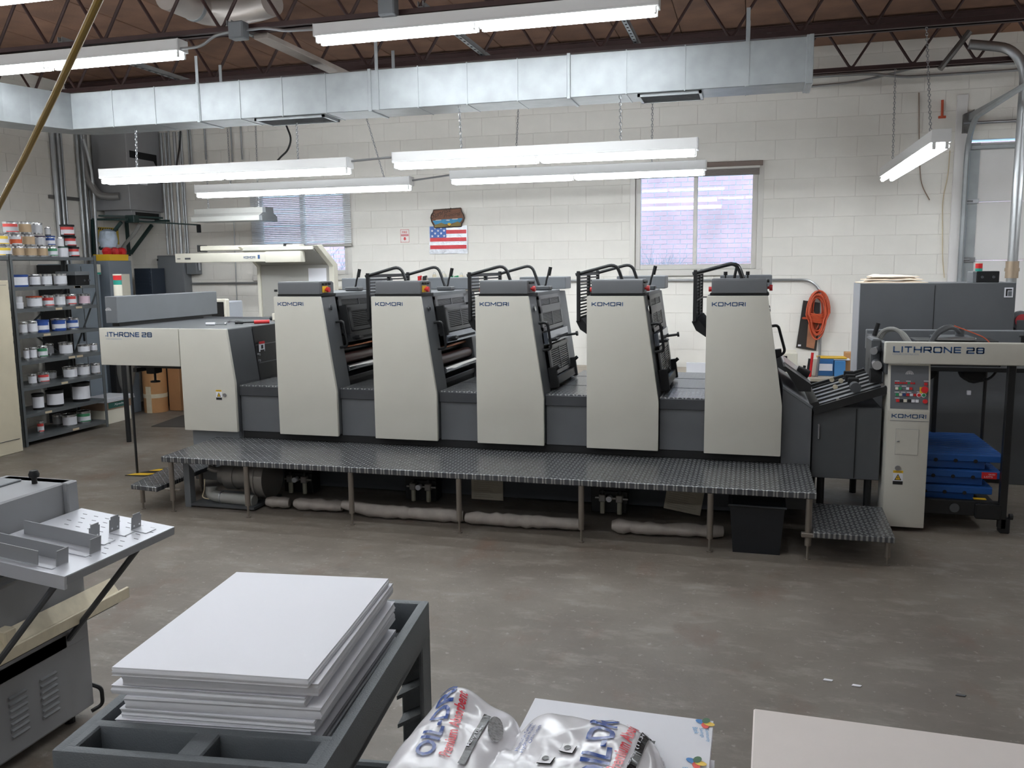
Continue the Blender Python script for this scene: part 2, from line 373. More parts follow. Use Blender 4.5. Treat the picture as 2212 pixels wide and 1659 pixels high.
# Venetian blind, half lowered on the left window
bl = thing('venetian_blind', 'white venetian blind lowered over the upper part of the window behind the control desk', 'blind', (-5.39, YB-.035, 2.05))
G().box(-6.08, -4.70, YB-.065, YB-.01, 2.745, 2.79, .004).out('headrail', m_alu, bl)
m_slat = mat('blind_slat', (226, 228, 230), .5)
sl = G().box(-.685, .685, -.012, .012, -.0006, .0006, M=Matrix.Rotation(math.radians(48), 4, 'X')); sme = bpy.data.meshes.new('slat'); sl.bm.to_mesh(sme); sl.bm.free(); sme.materials.append(m_slat)
for k in range(31):
    o = bpy.data.objects.new('slat', sme); C.objects.link(o); o.parent = bl; o.location = (0, 0, .02+k*.0225)
G().box(-6.08, -4.70, YB-.05, YB-.02, 2.02, 2.055, .004).out('bottom_rail', mat('blind_rail', (176, 172, 166), .5), bl)
for x in (-5.9, -4.88): G().cyl((x, YB-.035, 2.05), (x, YB-.035, 2.76), .0015, 6).out('ladder_cord', m_white, bl)
b2 = thing('venetian_blind', 'brown-grey blind pulled up into a bundle above the brick-view window', 'blind', (-.6, YB-.02, 2.70))
G().box(-1.29, .10, YB-.06, YB-.01, 2.79, 2.84, .004).out('headrail', mat('blind_dark', (128, 112, 104), .6), b2)
G().box(-1.26, .07, YB-.05, YB-.01, 2.765, 2.79, .003).out('valance', m_alu, b2)
sl = G().box(-.665, .665, -.02, .02, -.003, .003); sme2 = bpy.data.meshes.new('slat'); sl.bm.to_mesh(sme2); sl.bm.free(); sme2.materials.append(mat('blind_bundle', (150, 141, 136), .6))
for k in range(8):
    o = bpy.data.objects.new('slat', sme2); C.objects.link(o); o.parent = b2; o.location = (0, -.012+random.uniform(-.002, .002), .0+.0085*k)
G().tube([(-1.19, YB-.04, 2.70), (-1.19, YB-.035, 2.2), (-1.185, YB-.03, 1.95)], .003, 6).out('tilt_wand', m_white, b2)
# ------------------------------------------------------------------ brick house across the yard
m_brick = mat('red_brick', (186, 128, 118), .85, 0, .2, 1.3); m_bmort = mat('brick_mortar', (214, 206, 200), .9)
nb = thing('brick_building', 'red brick building wall seen through the right-hand window', 'building', (-2, 14.5, 0))
G().box(-14, 9, 14.512, 14.8, -.5, 6).out('mortar_bed', m_bmort, nb, smooth=False)
gs = G(); vs, fs = [], []
for k in range(80):
    z = -.2+k*.0765; x = -13-(.109 if k % 2 else 0)
    if not (.6 < z < 4.2): continue
    while x < 4:
        a, b, c, d = x, x+.206, z, z+.066; n = len(vs)
        vs += [(a, 14.5, c), (b, 14.5, c), (b, 14.5, d), (a, 14.5, d), (a, 14.513, c), (b, 14.513, c), (b, 14.513, d), (a, 14.513, d)]
        fs += [(n, n+1, n+2, n+3), (n, n+4, n+5, n+1), (n+1, n+5, n+6, n+2), (n+2, n+6, n+7, n+3), (n+3, n+7, n+4, n)]; x += .216
me = bpy.data.meshes.new('bricks'); me.from_pydata([Vector(v)-Vector((-2, 14.5, 0)) for v in vs], [], fs); me.materials.append(m_brick)
o = bpy.data.objects.new('bricks', me); C.objects.link(o); o.parent = nb; o['kind'] = 'stuff'
G().box(-20, 15, YB+.3, 30, -.3, -.25).out('yard', mat('yard_ground', (150, 150, 146), .9), kind='structure', smooth=False)
def bush(at, h, label):
    t = thing('bare_bush', label, 'bush', at); g = G(); rnd = random.Random(int(at[0]*100))
    def grow(p, d, l, r, k):
        e = p+d*l; g.tube([p, (p+e)/2+Vector((rnd.uniform(-.03, .03), 0, 0)), e], r, 4)
        if k:
            for _ in range(3): grow(p+d*l*rnd.uniform(.5, 1), (d+Vector((rnd.uniform(-.7, .7), rnd.uniform(-.4, .4), rnd.uniform(-.1, .5)))).normalized(), l*.72, r*.6, k-1)
    for i in range(5): grow(Vector((at[0]+rnd.uniform(-.3, .3), at[1], at[2])), Vector((rnd.uniform(-.4, .4), 0, 1)).normalized(), h*.4, .016, 4)
    g.out('branches', mat('bare_twig', (118, 112, 108), .8), t, kind='stuff')
bush((-1.7, 13.4, -.25), 2.3, 'leafless bush outside the right-hand window in front of the bricks'); bush((-7.2, 13.0, -.25), 2.4, 'leafless bush outside below the lowered blind')
# ------------------------------------------------------------------ overhead door
d1 = thing('door_1', None, None, (3.5, YB, 0), kind='structure')
m_door = mat('white_door_steel', (222, 219, 217), .5, 0, .02, 3)
for k in range(5):
    z = .01+k*.585; g = G().box(2.10, 4.99, YB+.03, YB+.075, z, min(z+.58, 2.93), .004)
    for j in range(1, 6): g.box(2.20, 4.95, YB+.027, YB+.031, z+j*.095, z+j*.095+.004)
    s_ = g.out('door_panel', m_door, d1)
    G().box(2.10, 2.19, YB+.02, YB+.031, z, min(z+.58, 2.93)).out('end_stile', m_galv, s_, smooth=False)
    G().box(2.08, 2.2, YB+.0, YB+.022, z-.02, z+.03, .003).cyl((2.02, YB-.02, z+.005), (2.14, YB-.02, z+.005), .009).out('roller_hinge', m_steel, s_)
G().box(2.09, 5.0, YB-.04, YB+.03, 2.86, 2.90, .004).out('top_strut', m_galv, d1)
track = [(2.055, YB-.05, .02), (2.055, YB-.05, 2.75)]+[(2.055, YB-.05-.38*(1-math.cos(a)), 2.75+.38*math.sin(a)) for a in [k*math.pi/16 for k in range(1, 9)]]+[(2.055, 6.6, 3.13)]
G().tube(track, .026, 6).out('track', m_galv, d1); G().prism([(2.0, 3.02), (2.09, 3.02), (2.09, 3.24), (2.0, 3.2)], 'y', YB-.10, YB-.004).out('bearing_plate', mat('dark_zinc', (112, 110, 108), .5, .6), d1)
G().cyl((2.0, YB-.09, 3.11), (5.1, YB-.09, 3.11), .016).out('torsion_shaft', m_steel, d1); G().cyl((2.5, YB-.09, 3.11), (4.0, YB-.09, 3.11), .032, 12).out('torsion_spring', mat('dark_zinc', (112, 110, 108), .5, .6), d1)
G().prism([(6.6, 3.10), (6.65, 3.10), (9.68, 3.13), (9.68, 3.2)], 'x', 2.04, 2.07).out('track_hanger', m_galv, d1)
G().box(1.945, 2.045, YB-.03, YB, 0, 3.40, .004).out('trim_1', m_door, kind='structure')
# ------------------------------------------------------------------ bar joists
def joist(y, label):
    zb, zt = 3.5, 3.95; t = thing('bar_joist', label, 'joist', (-1, y, zb), 'bar joists under the roof deck'); L0, L1 = XL, XR
    for s, z, nm in ((-1, zb, 'bottom_chord'), (1, zb, 'bottom_chord'), (-1, zt-.045, 'top_chord'), (1, zt-.045, 'top_chord')):
        a = y+s*.012; g = G().box(L0, L1, min(a, a+s*.006), max(a, a+s*.006), z, z+.045)
        g.box(L0, L1, min(a, a+s*.045), max(a, a+s*.045), z if nm[0] == 'b' else z+.04, z+.005 if nm[0] == 'b' else z+.045); g.out(nm, m_joist, t, smooth=False)
    p = .523; x = L0+.12; P = []
    while x < L1-.2: P += [(x, y, zt-.02), (x+p/2, y, zb+.022)]; x += p
    G().tube(P, .0125, 6, .05).out('web_rod', m_joist, t)
    return t
joist(5.9, 'bar joist carrying the two uppermost tube lights'); joist(7.35, 'bar joist running just above the square air duct'); joist(8.8, 'bar joist nearest the back wall, its web showing beyond the duct end')
joist(4.45, 'bar joist overhead just in front of the press, above the photo edge'); joist(3.0, 'bar joist over the foreground cart, above the photo edge'); joist(.2, 'bar joist over the viewer')
# ================================================================== overhead things
def chain_mesh(g, p0, p1, link=.030, r=.0028):
    p0 = Vector(p0); p1 = Vector(p1); d = p1-p0; n = max(2, int(d.length/(link*.8))); q = Vector((0, 0, 1)).rotation_difference(d.normalized()).to_matrix().to_4x4()
    for i in range(n):
        M = Matrix.Translation(p0+d*((i+.5)/n)) @ q @ Matrix.Rotation(math.pi/2*(i % 2), 4, 'Z'); a, b = link*.27, link*.5
        g.tube([(a, 0, b*.5), (0, 0, b), (-a, 0, b*.5), (-a, 0, -b*.5), (0, 0, -b), (a, 0, -b*.5)], r, 4, closed=True, M=M)
    return g
def tube_light(name, label, x0, y, z, L=2.44, along='x', tubes=2, chains=(), ztop=3.5, group='lit fluorescent tube lights'):
    """z = underside of the housing; built along +x and turned for fixtures that run front to back"""
    t = thing(name, label, 'light', (x0, y, z), group, 0 if along == 'x' else math.pi/2); M = ORG[t.name]
    def o(g, nm, m_, par=t, **k): g.bm.transform(M); return g.out(nm, m_, par, **k)
    hs = o(G().prism([(-.066, 0), (.066, 0), (.066, .012), (.062, .016), (.062, .085), (-.062, .085), (-.062, .016), (-.066, .012)], 'x', 0, L, .002), 'housing', m_lampwhite)
    n = 2 if L > 2 else 1; l = L/n
    for k in range(n):
        for s in (-1, 1):
            ya = s*.040
            tb = o(G().cyl((k*l+.03, ya, -.026), ((k+1)*l-.03, ya, -.026), .019, 12), 'tube', m_tube)
            for xa in (k*l+.012, (k+1)*l-.028): o(G().box(xa, xa+.016, ya-.012, ya+.012, -.045, .004, .003), 'lampholder', m_lampwhite)
    for xa in (0, L-.004): o(G().box(xa-.002, xa+.006, -.062, .062, .0, .087, .001), 'end_plate', m_lampwhite)
    for c in chains:
        g = chain_mesh(G(), c[1], c[0]); e = Vector(c[0]); 
        g.lathe([(.003, 0), (.010, .004), (.010, .012), (.003, .018)], (e.x, e.y, e.z-.004), 8); g.out('chain', m_steel, t)
    return t
DZB, DZT, DY0, DY1 = 3.02, 3.335, 6.64, 6.98
tube_light('tube_light', 'long tube light in the middle, hanging lower and in front, right of centre', -2.84, 6.72, 2.60, chains=[((-2.26, 6.72, 2.685), (-2.26, 6.68, DZB)), ((-.98, 6.72, 2.685), (-.98, 6.68, DZB))])
tube_light('tube_light', 'long tube light in front of the grey heater, left hanging row', -5.66, 6.68, 2.575, chains=[((-5.3, 6.68, 2.66), (-5.3, 6.70, DZB)), ((-3.7, 6.68, 2.66), (-3.82, 6.9, DZB))])
tube_light('tube_light', 'tube light just above the right-hand window, hanging behind another', -2.85, 8.15, 2.60, chains=[((-2.2, 8.15, 2.685), (-2.15, 8.15, 3.5)), ((-.9, 8.15, 2.685), (-.9, 8.15, 3.5))])
tube_light('tube_light', 'tube light above the blind-covered window, hanging behind another', -5.70, 8.12, 2.56, chains=[((-5.3, 8.12, 2.645), (-5.3, 8.12, 3.5)), ((-3.55, 8.12, 2.645), (-3.80, 8.12, 3.5))])
tube_light('tube_light', 'tube light fixed to the joist at the top centre of the room', -3.05, 5.86, 3.395)
tube_light('tube_light', 'tube light fixed to the joist at the upper left corner', -6.61, 5.86, 3.385)
tube_light('tube_light', 'short-looking tube light hung end-on by the overhead door', 1.23, 6.58, 2.56, along='y', chains=[((1.23, 6.95, 2.645), (1.23, 7.35, 3.5)), ((1.23, 8.7, 2.645), (1.23, 8.8, 3.5))])
for i, (x, y) in enumerate(((-7.4, 4.4), (-4.6, 4.4), (-1.9, 4.4), (-6.4, 3.0), (-3.2, 3.0), (2.6, 5.86), (-6.0, .2), (-3.0, .2), (-4.6, -2.6), (-1.4, -2.6))):  # fixtures added out of view as fill for the surfaces facing the camera
    tube_light('tube_light', 'added fill tube light, unseen, over the near half of the room', x, y, 3.395, group='added tube lights outside the view')
tube_light('tube_light', 'added unseen tube light over the beige cabinet, brightening the left wall', -7.45, 4.2, 2.75, along='y', chains=[((-7.45, 4.6, 2.835), (-7.45, 4.6, 3.96)), ((-7.45, 6.0, 2.835), (-7.45, 5.9, 3.5))], group='added tube lights outside the view')  # extra lamp outside the frame, added to lift the dim left wall
tube_light('tube_light', 'added unseen tube light in front of the overhead door, brightening the right wall', 3.4, 6.58, 2.56, along='y', chains=[((3.4, 6.95, 2.645), (3.4, 7.35, 3.5)), ((3.4, 8.7, 2.645), (3.4, 8.8, 3.5))], group='added tube lights outside the view')  # extra lamp outside the frame, added to lift the upper right wall
# conduits between the lamp rows
def bar(name, label, cat, pts, r, m_=m_pipe, fil=.08, n=8, group=None, at=None):
    return G().tube(pts, r, n, fil).out(name, m_, None, label, cat, group, at=at or pts[0])
bar('conduit', 'thin conduit joining the two front hanging lights', 'conduit', [(-3.22, 6.70, 2.635), (-2.84, 6.72, 2.655)], .009, m_pipe, 0)
bar('conduit', 'thin conduit joining the two rear hanging lights', 'conduit', [(-3.26, 8.14, 2.61), (-2.85, 8.15, 2.65)], .009, m_pipe, 0)
bar('conduit', 'bent conduit running between the junction box and the upper left light', 'conduit', [(-4.17, 5.83, 3.40), (-3.98, 5.82, 3.40), (-3.86, 5.81, 3.47), (-3.70, 5.80, 3.48)], .011)
bar('conduit', 'bent conduit from the junction box to the top centre light', 'conduit', [(-3.58, 5.80, 3.48), (-3.42, 5.80, 3.485), (-3.28, 5.80, 3.45), (-3.05, 5.82, 3.45)], .011)
for x, z, lb in ((-3.70, 3.415, 'square grey junction box on the joist between the upper lights'), (-2.52, 3.475, 'grey junction box above the top centre light')):
    t = thing('junction_box', lb, 'box', (x+.06, 5.78, z)); G().box(x, x+.12, 5.74, 5.83, z, z+.12, .006).out('body', m_mid, t); G().box(x+.006, x+.114, 5.735, 5.742, z+.006, z+.114, .003).out('cover', m_mid, t)
# ------------------------------------------------------------------ square air duct
du = thing('air_duct', 'square galvanised sheet-metal air duct across the room', 'duct', (-2.5, 6.8, DZB))
J_ = [-5.92, -4.60, -3.0, -1.36, .36]
for a, b in zip(J_, J_[1:]):
    s_ = G().box(a, b, DY0, DY1, DZB, DZT, .004).out('duct_section', m_galv, du)
    G().box(b-.02, b+.008, DY0-.010, DY1+.010, DZB-.010, DZT+.010, .003).out('joint_flange', m_galv, s_)
    n = max(2, round((b-a)/.42))
    for k in range(1, n):
        x = a+(b-a)*k/n; G().box(x-.004, x+.004, DY0-.004, DY1+.004, DZB-.004, DZT+.004).out('bead', m_galv, s_, smooth=False)
# elbow turning toward the viewer at the left end
P_in = [(-5.92, DY0), (-5.985, 6.50), (-6.055, 6.31), (-6.12, 6.09), (-6.20, 5.7), (-6.28, 5.2), (-6.33, 4.2)]
P_out = [(-5.92, DY1), (-6.12, 6.86), (-6.27, 6.66), (-6.40, 6.38), (-6.50, 6.0), (-6.60, 5.4), (-6.67, 4.2)]
for k in range(6): G().prism([P_in[k], P_in[k+1], P_out[k+1], P_out[k]], 'z', DZB, DZT).out('elbow_gore' if k < 3 else 'duct_section', m_galv, du)
for x0, x1, lb in ((-4.07, -3.46, 'dark return grille'), (-.83, -.40, 'dark supply grille')):
    v_ = G().box(x0, x1, DY0+.05, DY1-.04, DZB-.012, DZB-.001, .002).out('grille', m_matblack, du, lb)
    G().box(x0-.02, x0, DY0+.03, DY1-.02, DZB-.02, DZB).box(x1, x1+.02, DY0+.03, DY1-.02, DZB-.02, DZB).box(x0-.02, x1+.02, DY0+.03, DY0+.05, DZB-.02, DZB).box(x0-.02, x1+.02, DY1-.04, DY1-.02, DZB-.02, DZB).out('grille_frame', m_galv, v_, smooth=False)
    gl = G()
    for k in range(9): gl.box(x0, x1, DY0+.07+k*.024, DY0+.074+k*.024, DZB-.018, DZB-.010)
    gl.out('grille_blades', m_dkgrey, v_, kind='stuff', smooth=False)
G().box(.36, .39, DY0-.012, DY1+.012, DZB-.012, DZT+.012, .003).out('end_cap', m_galv, du)
for x in (-4.60, -2.94, -.06):
    for y in (DY0-.004, DY1+.004): G().box(x-.014, x+.014, y-.002, y+.002, DZB, 3.56).out('hanger_strap', m_galv, du, smooth=False)
# slotted struts and bracing that run front to back across the joists
def strut(x, y0, y1, z, label, w=.041, m_=m_galv, cat='strut'):
    t = thing('slotted_strut', label, cat, (x, (y0+y1)/2, z), 'struts across the joists')
    g = G().box(x-w/2, x-w/2+.003, y0, y1, z, z+.04).box(x+w/2-.003, x+w/2, y0, y1, z, z+.04).box(x-w/2, x+w/2, y0, y1, z, z+.003).out('channel', m_, t, smooth=False)
    g = G(); y = y0+.05
    while y < y1: g.box(x-.008, x+.008, y, y+.03, z-.0015, z+.0005); y += .09
    g.out('slots', m_matblack, t, kind='stuff', smooth=False)
strut(-2.26, 5.88, 8.9, 3.548, 'slotted strut over the left chain of the middle hanging light'); strut(-.95, 5.88, 8.9, 3.548, 'slotted strut over the right chain of the middle hanging light')
strut(-5.3, 5.88, 8.9, 3.548, 'slotted strut above the heater end of the duct'); strut(-3.78, 5.88, 8.9, 3.548, 'slotted strut above the duct just left of centre')
G().box(-3.62, -3.50, 5.95, 8.0, 3.455, 3.497, .004).out('steel_channel', mat('dusty_white', (170, 160, 152), .6, 0, .1, 6), None, 'dusty white channel lying between two joists left of centre', 'channel', at=(-3.56, 7, 3.455))
for i, x in enumerate((-6.6, -4.75, -2.9, -1.75, .1, 1.5)):
    G().prism([(5.9, 3.55), (5.93, 3.55), (7.36, 3.90), (7.33, 3.90)], 'x', x-.012, x+.012).prism([(7.35, 3.55), (7.38, 3.55), (8.81, 3.90), (8.78, 3.90)], 'x', x-.012, x+.012).out('cross_bracing', m_joist if i % 2 else m_pipe, None, ['galvanised', 'rust-brown'][i % 2]+' diagonal bracing between joists, '+ORDN[i]+' from the left wall', 'bracing', 'joist bracing', at=(x, 7.3, 3.55), smooth=False)
# round duct seen through the front joist
rd = thing('round_duct', 'round pale spiral duct with elbow at the ceiling, upper left', 'duct', (-4.2, 6.2, 3.75))
m_rd = mat('pale_duct', (196, 188, 182), .4, .5, .06, 6)
G().tube([(-4.36, 5.96, 3.835), (-4.34, 6.27, 3.835)], .105, 22).out('pipe', m_rd, rd)
G().tube([(-4.34, 6.28, 3.835), (-4.33, 6.42, 3.835), (-4.15, 6.50, 3.838), (-3.88, 6.46, 3.842), (-3.70, 6.38, 3.845)], .105, 22, .12).out('elbow', m_rd, rd)
G().tube([(-4.34, 6.255, 3.835), (-4.34, 6.29, 3.835)], .111, 22).out('collar', m_galv, rd)
# yellow-brown air hose crossing the upper left corner
p1, p2 = EYE+ray(213, 0)*2.35, EYE+ray(0, 440)*3.7
hp = [p1+(p1-p2)*.55, p1, (p1*2+p2)/3+Vector((0, 0, -.012)), (p1+p2*2)/3+Vector((0, 0, -.012)), p2, p2+(p2-p1)*.35]
hp[0].z = min(hp[0].z, 3.9)
G().tube(hp, .0115, 10).out('air_hose', mat('ochre_hose', (140, 112, 40), .45), None, 'ochre air hose slanting across the upper left corner', 'hose', at=hp[0])
# ------------------------------------------------------------------ heater hung in the corner
hv = thing('unit_heater', 'grey hanging air handler cabinet in the back left corner', 'heater', (-7.63, 9.43, 2.40))
m_hv = mat('heater_grey', (158, 158, 160), .5, .2, .05, 4)
G().box(-7.87, -7.364, 9.11, 9.74, 2.50, 3.6, .006).out('cabinet', m_hv, hv)
G().box(-7.80, -7.40, 9.17, 9.72, 2.385, 2.50, .004).out('outlet', m_hv, hv)
G().box(-7.401, -7.396, 9.24, 9.68, 2.40, 2.48).out('outlet_mouth', m_matblack, hv, smooth=False)
G().prism([(9.16, 3.215), (9.66, 3.215), (9.66, 3.05), (9.60, 3.13), (9.16, 3.13)], 'x', -7.366, -7.36).out('vent_slot', m_matblack, hv, smooth=False)
G().box(-7.363, -7.359, 9.32, 9.45, 2.82, 2.95).out('notice', m_white, hv, smooth=False); G().box(-7.363, -7.358, 9.36, 9.41, 2.955, 3.0).out('sticker', m_red, hv, smooth=False)
fh = [(-7.88, 9.0, 3.5), (-7.88, 8.98, 3.1), (-7.84, 8.98, 2.85), (-7.74, 9.02, 2.68), (-7.62, 9.06, 2.66), (-7.50, 9.10, 2.665)]
G().tube(fh, .045, 10, .1).out('flexible_duct', mat('flex_grey', (150, 148, 146), .5, .3), None, 'flexible grey duct curling into the heater side', 'duct', at=fh[0])
# wall conduits
def risers(xs, y, z0, z1, lab, axis):
    for i, (q, r) in enumerate(xs):
        p = (q, y) if axis == 'x' else (y, q)
        G().cyl((*p, z0), (*p, z1), r, 10).out('conduit', m_pipe, None, lab % ORDN[i], 'conduit', 'vertical conduits', at=(*p, z0))
risers([(-7.33, .016), (-7.27, .014), (-7.22, .014), (-7.13, .020), (-7.06, .013), (-7.03, .013)], YB-.02, 1.96, 3.5, 'vertical conduit above the grey wall panel, %s from the left', 'x')
LY = [PX(u, 420, XL+.03).y for u in (122, 133, 141, 174, 184, 194)]
risers(list(zip(LY, (.030, .024, .014, .020, .024, .014))), XL+.03, 1.2, 3.6, 'vertical conduit on the left wall above the ink shelf, %s from the left', 'y')
G().box(XL+.002, XL+.025, LY[0]-.1, LY[3], 2.60, 2.64).out('conduit_strap', mat('dark_zinc', (112, 110, 108), .5, .6), None, 'flat strap clamping the left wall conduits', 'strap', at=(XL+.01, LY[0], 2.60))
sp = [PX(180, 300, XL+.12), PX(197, 360, XL+.12), PX(203, 420, XL+.12), PX(212, 560, XL+.12)]
G().tube(sp, .018, 8, .2).out('bent_pipe', m_pipe, None, 'bright bent pipe running down beside the heater', 'pipe', at=tuple(sp[-1]))
for i, (u, v0, v1) in enumerate(((362, 300, 360), (404, 300, 370), (409, 300, 370), (440, 300, 345), (497, 295, 350), (519, 300, 345))):
    a, b = PY(u, v0-40, YB-.03), PY(u, v1, YB-.03); G().cyl((a.x, YB-.03, b.z), (a.x, YB-.03, 3.6), .011, 8).out('conduit', m_pipe, None, 'short conduit dropping on the back wall behind the left lights, '+ORDN[i]+' from the left', 'conduit', 'vertical conduits', at=(a.x, YB-.03, b.z))
bar('cable', 'black cable looping down behind the left hanging light', 'cable', [PY(618, 270, 8.0), PY(630, 300, 8.0), PY(622, 325, 8.0), PY(600, 345, 8.1), PY(572, 385, 8.12)], .010, m_black, .1)
bar('cable', 'black cable dropping toward the heater-side light', 'cable', [PY(390, 283, 7.6), PY(388, 320, 7.6), PY(380, 365, 6.9)], .010, m_black, .1)
bar('conduit', 'long conduit along the back wall under the right-hand window, bending down at its right end', 'conduit', [(-2.2, YB-.025, 1.585), (.62, YB-.025, 1.578), (.735, YB-.025, 1.45), (.74, YB-.025, .5)], .014, m_pipe, .1)
bar('conduit', 'conduit along the back wall left of the control desk', 'conduit', [(-7.08, YB-.025, 1.58), (-5.3, YB-.025, 1.585)], .014, m_pipe, 0)
# steel pipe by the overhead door, with its swept top
pp = PY(2205, 300, 8.7); bx = pp.x
G().tube([(bx, 8.7, 0), (bx, 8.7, 3.42), (bx-.12, 8.72, 3.60), (bx-.45, 8.74, 3.66)], .042, 12, .2).out('steel_pipe', m_pipe, None, 'thick grey pipe rising in front of the overhead door and bending left', 'pipe', at=(bx, 8.7, 0))
G().cyl((bx, 8.7, 1.60), (bx, 8.7, 1.75), .055, 12).cyl((bx, 8.7, 1.66), (bx, 8.7, 1.69), .062, 12).out('pipe_coupling', mat('brass_grey', (168, 150, 130), .4, .5), None, 'wide coupling ring on the thick grey pipe', 'coupling', at=(bx, 8.7, 1.6))
a, b = PY(2030, 150, 8.76), PY(2095, 68, 8.76)
G().cyl(a, b, .026, 8).out('diagonal_brace', mat('dark_zinc', (112, 110, 108), .5, .6), None, 'dark diagonal brace through the rear joist above the door track', 'brace', at=tuple(a))
bar('conduit', 'conduit running along the top of the back wall beyond the duct end', 'conduit', [(.3, YB-.03, 3.66), (1.1, YB-.03, 3.66), (1.45, YB-.03, 3.6), (5, YB-.03, 3.6)], .014, m_pipe, .1)
bar('cable', 'grey cable sagging along the top of the back wall', 'cable', [(.3, YB-.02, 3.56), (1.0, YB-.02, 3.58), (1.7, YB-.02, 3.72), (2.5, YB-.02, 3.66), (4, YB-.02, 3.8)], .012, m_pipe, .2)
bar('cable', 'thin brown cable hanging down the wall below the end-on light', 'cable', [PY(1985, 200, YB-.012), PY(1986, 350, YB-.012), PY(1990, 400, YB-.012), PY(2008, 432, YB-.012)], .005, mat('tan_cable', (150, 128, 110), .6), .1)
bar('cable', 'pale cable dropping beside the white door trim', 'cable', [PY(2052, 325, YB-.012), PY(2048, 380, YB-.012), PY(2036, 430, YB-.012), PY(2036, 560, YB-.012), PY(2040, 600, YB-.012)], .005, mat('pale_cable', (206, 190, 160), .6), .1)
hk = [PY(2036, 216, YB-.01), PY(2035, 253, YB-.01)]
G().cyl(hk[0], hk[1], .012, 8).box(hk[1].x-.035, hk[1].x+.035, YB-.02, YB, hk[1].z-.012, hk[1].z+.012, .003).out('wall_hook', m_orange, None, 'orange bracket high on the wall beside the door trim', 'bracket', at=tuple(hk[1]))
# ================================================================== the printing press
YP = 5.90                                   # front plane of the white covers
XT = [-3.53+.813*i for i in range(5)]       # left edge of each tower
DKZ = .84
PROF = [(0, .47), (.503, .47), (.503, .815), (.393, 1.543), (0, 1.543)]
def off(p, x): return [(a+x, b) for a, b in p]
pb = thing('printing_press_body', 'long charcoal base of the printing press with step plates between the towers', 'press base', (-1.7, 6.5, 0))
G().box(-3.93, .224, 6.0, 7.15, .09, .465, .004).out('body', m_grey, pb)
G().box(-3.905, .224, 5.975, 6.0, .41, .468, .003).out('kick_strip', m_matblack, pb)
G().box(-3.93, -.05, 5.985, 6.05, .05, .40, .003).out('lower_skirt', mat('night_blue_enamel', (62, 66, 74), .5), pb)
for a, b in zip([-3.91]+[x+.503 for x in XT[:4]], XT):
    t_ = G().box(a+.001, b-.001, 5.965, 7.42, .815, DKZ, .004).out('step_plate', m_tread, pb)
    G().box(a, b, 5.955, 5.975, .757, .832, .003).out('plate_lip', m_tread, t_)
    G().box(a+.002, b-.002, 5.97, 7.1, .468, .757, .002).out('lower_panel', m_grey, t_)
    for y in (6.45, 7.0): G().box(a+.0, b, y, y+.006, DKZ-.001, DKZ+.0015).out('plate_seam', m_matblack, t_, smooth=False)
U, NN = Vector((-.1494, 0, .9888)), Vector((.9888, 0, .1494))
def sp_(x, y, s, o): return Vector((x+.503, y, .815))+U*s+NN*o
def slab(g, x, y0, y1, s0, s1, o0, o1):
    P = [sp_(x, y, s, o) for y in (y0, y1) for s, o in ((s0, o0), (s1, o0), (s1, o1), (s0, o1))]
    return g.raw(P, [(0, 1, 2, 3), (7, 6, 5, 4), (0, 4, 5, 1), (1, 5, 6, 2), (2, 6, 7, 3), (3, 7, 4, 0)])
m_guard = mat('guard_grey', (118, 119, 121), .4, .3); m_guard2 = mat('guard_dark', (64, 65, 68), .4, .3); m_bluebar = mat('polished_bar', (150, 158, 172), .18, .8)
def guard(t, x, y0, y1, s0, s1, o, m_, name='guard', n=10):
    b = .035; g = G()
    slab(g, x, y0, y1, s0, s0+b*.8, o, o+.012); slab(g, x, y0, y1, s1-b*.8, s1, o, o+.012); slab(g, x, y0, y0+b*1.4, s0, s1, o, o+.012); slab(g, x, y1-b*1.4, y1, s0, s1, o, o+.012)
    ym = (y0+y1)/2; slab(g, x, ym-.008, ym+.008, s0, s1, o, o+.012); p = g.out(name, m_, t, smooth=False)
    slab(G(), x, y0+.01, y1-.01, s0+.01, s1-.01, o-.004, o).out('backing', m_matblack, p, smooth=False) if False else None
    g = G(); slab(g, x, y0+.01, y1-.01, s0+.01, s1-.01, o-.006, o); g.out('backing', m_matblack, p, smooth=False)
    g = G(); h = (s1-s0-.06)/n
    for k in range(n): slab(g, x, y0+.04, y1-.04, s0+.03+k*h+h*.45, s0+.03+(k+1)*h, o, o+.008)
    g.out('louvre_slats', m_, p, kind='stuff', smooth=False)
    return p
UL = ['first printing tower beside the feeder, open ink rollers on its right side', 'second printing tower from the feeder, with open brown roller',
      'middle of the five printing towers, with closed louvred guards', 'fourth printing tower from the feeder, second from the delivery end', 'fifth printing tower, next to the delivery console, with plain right side']
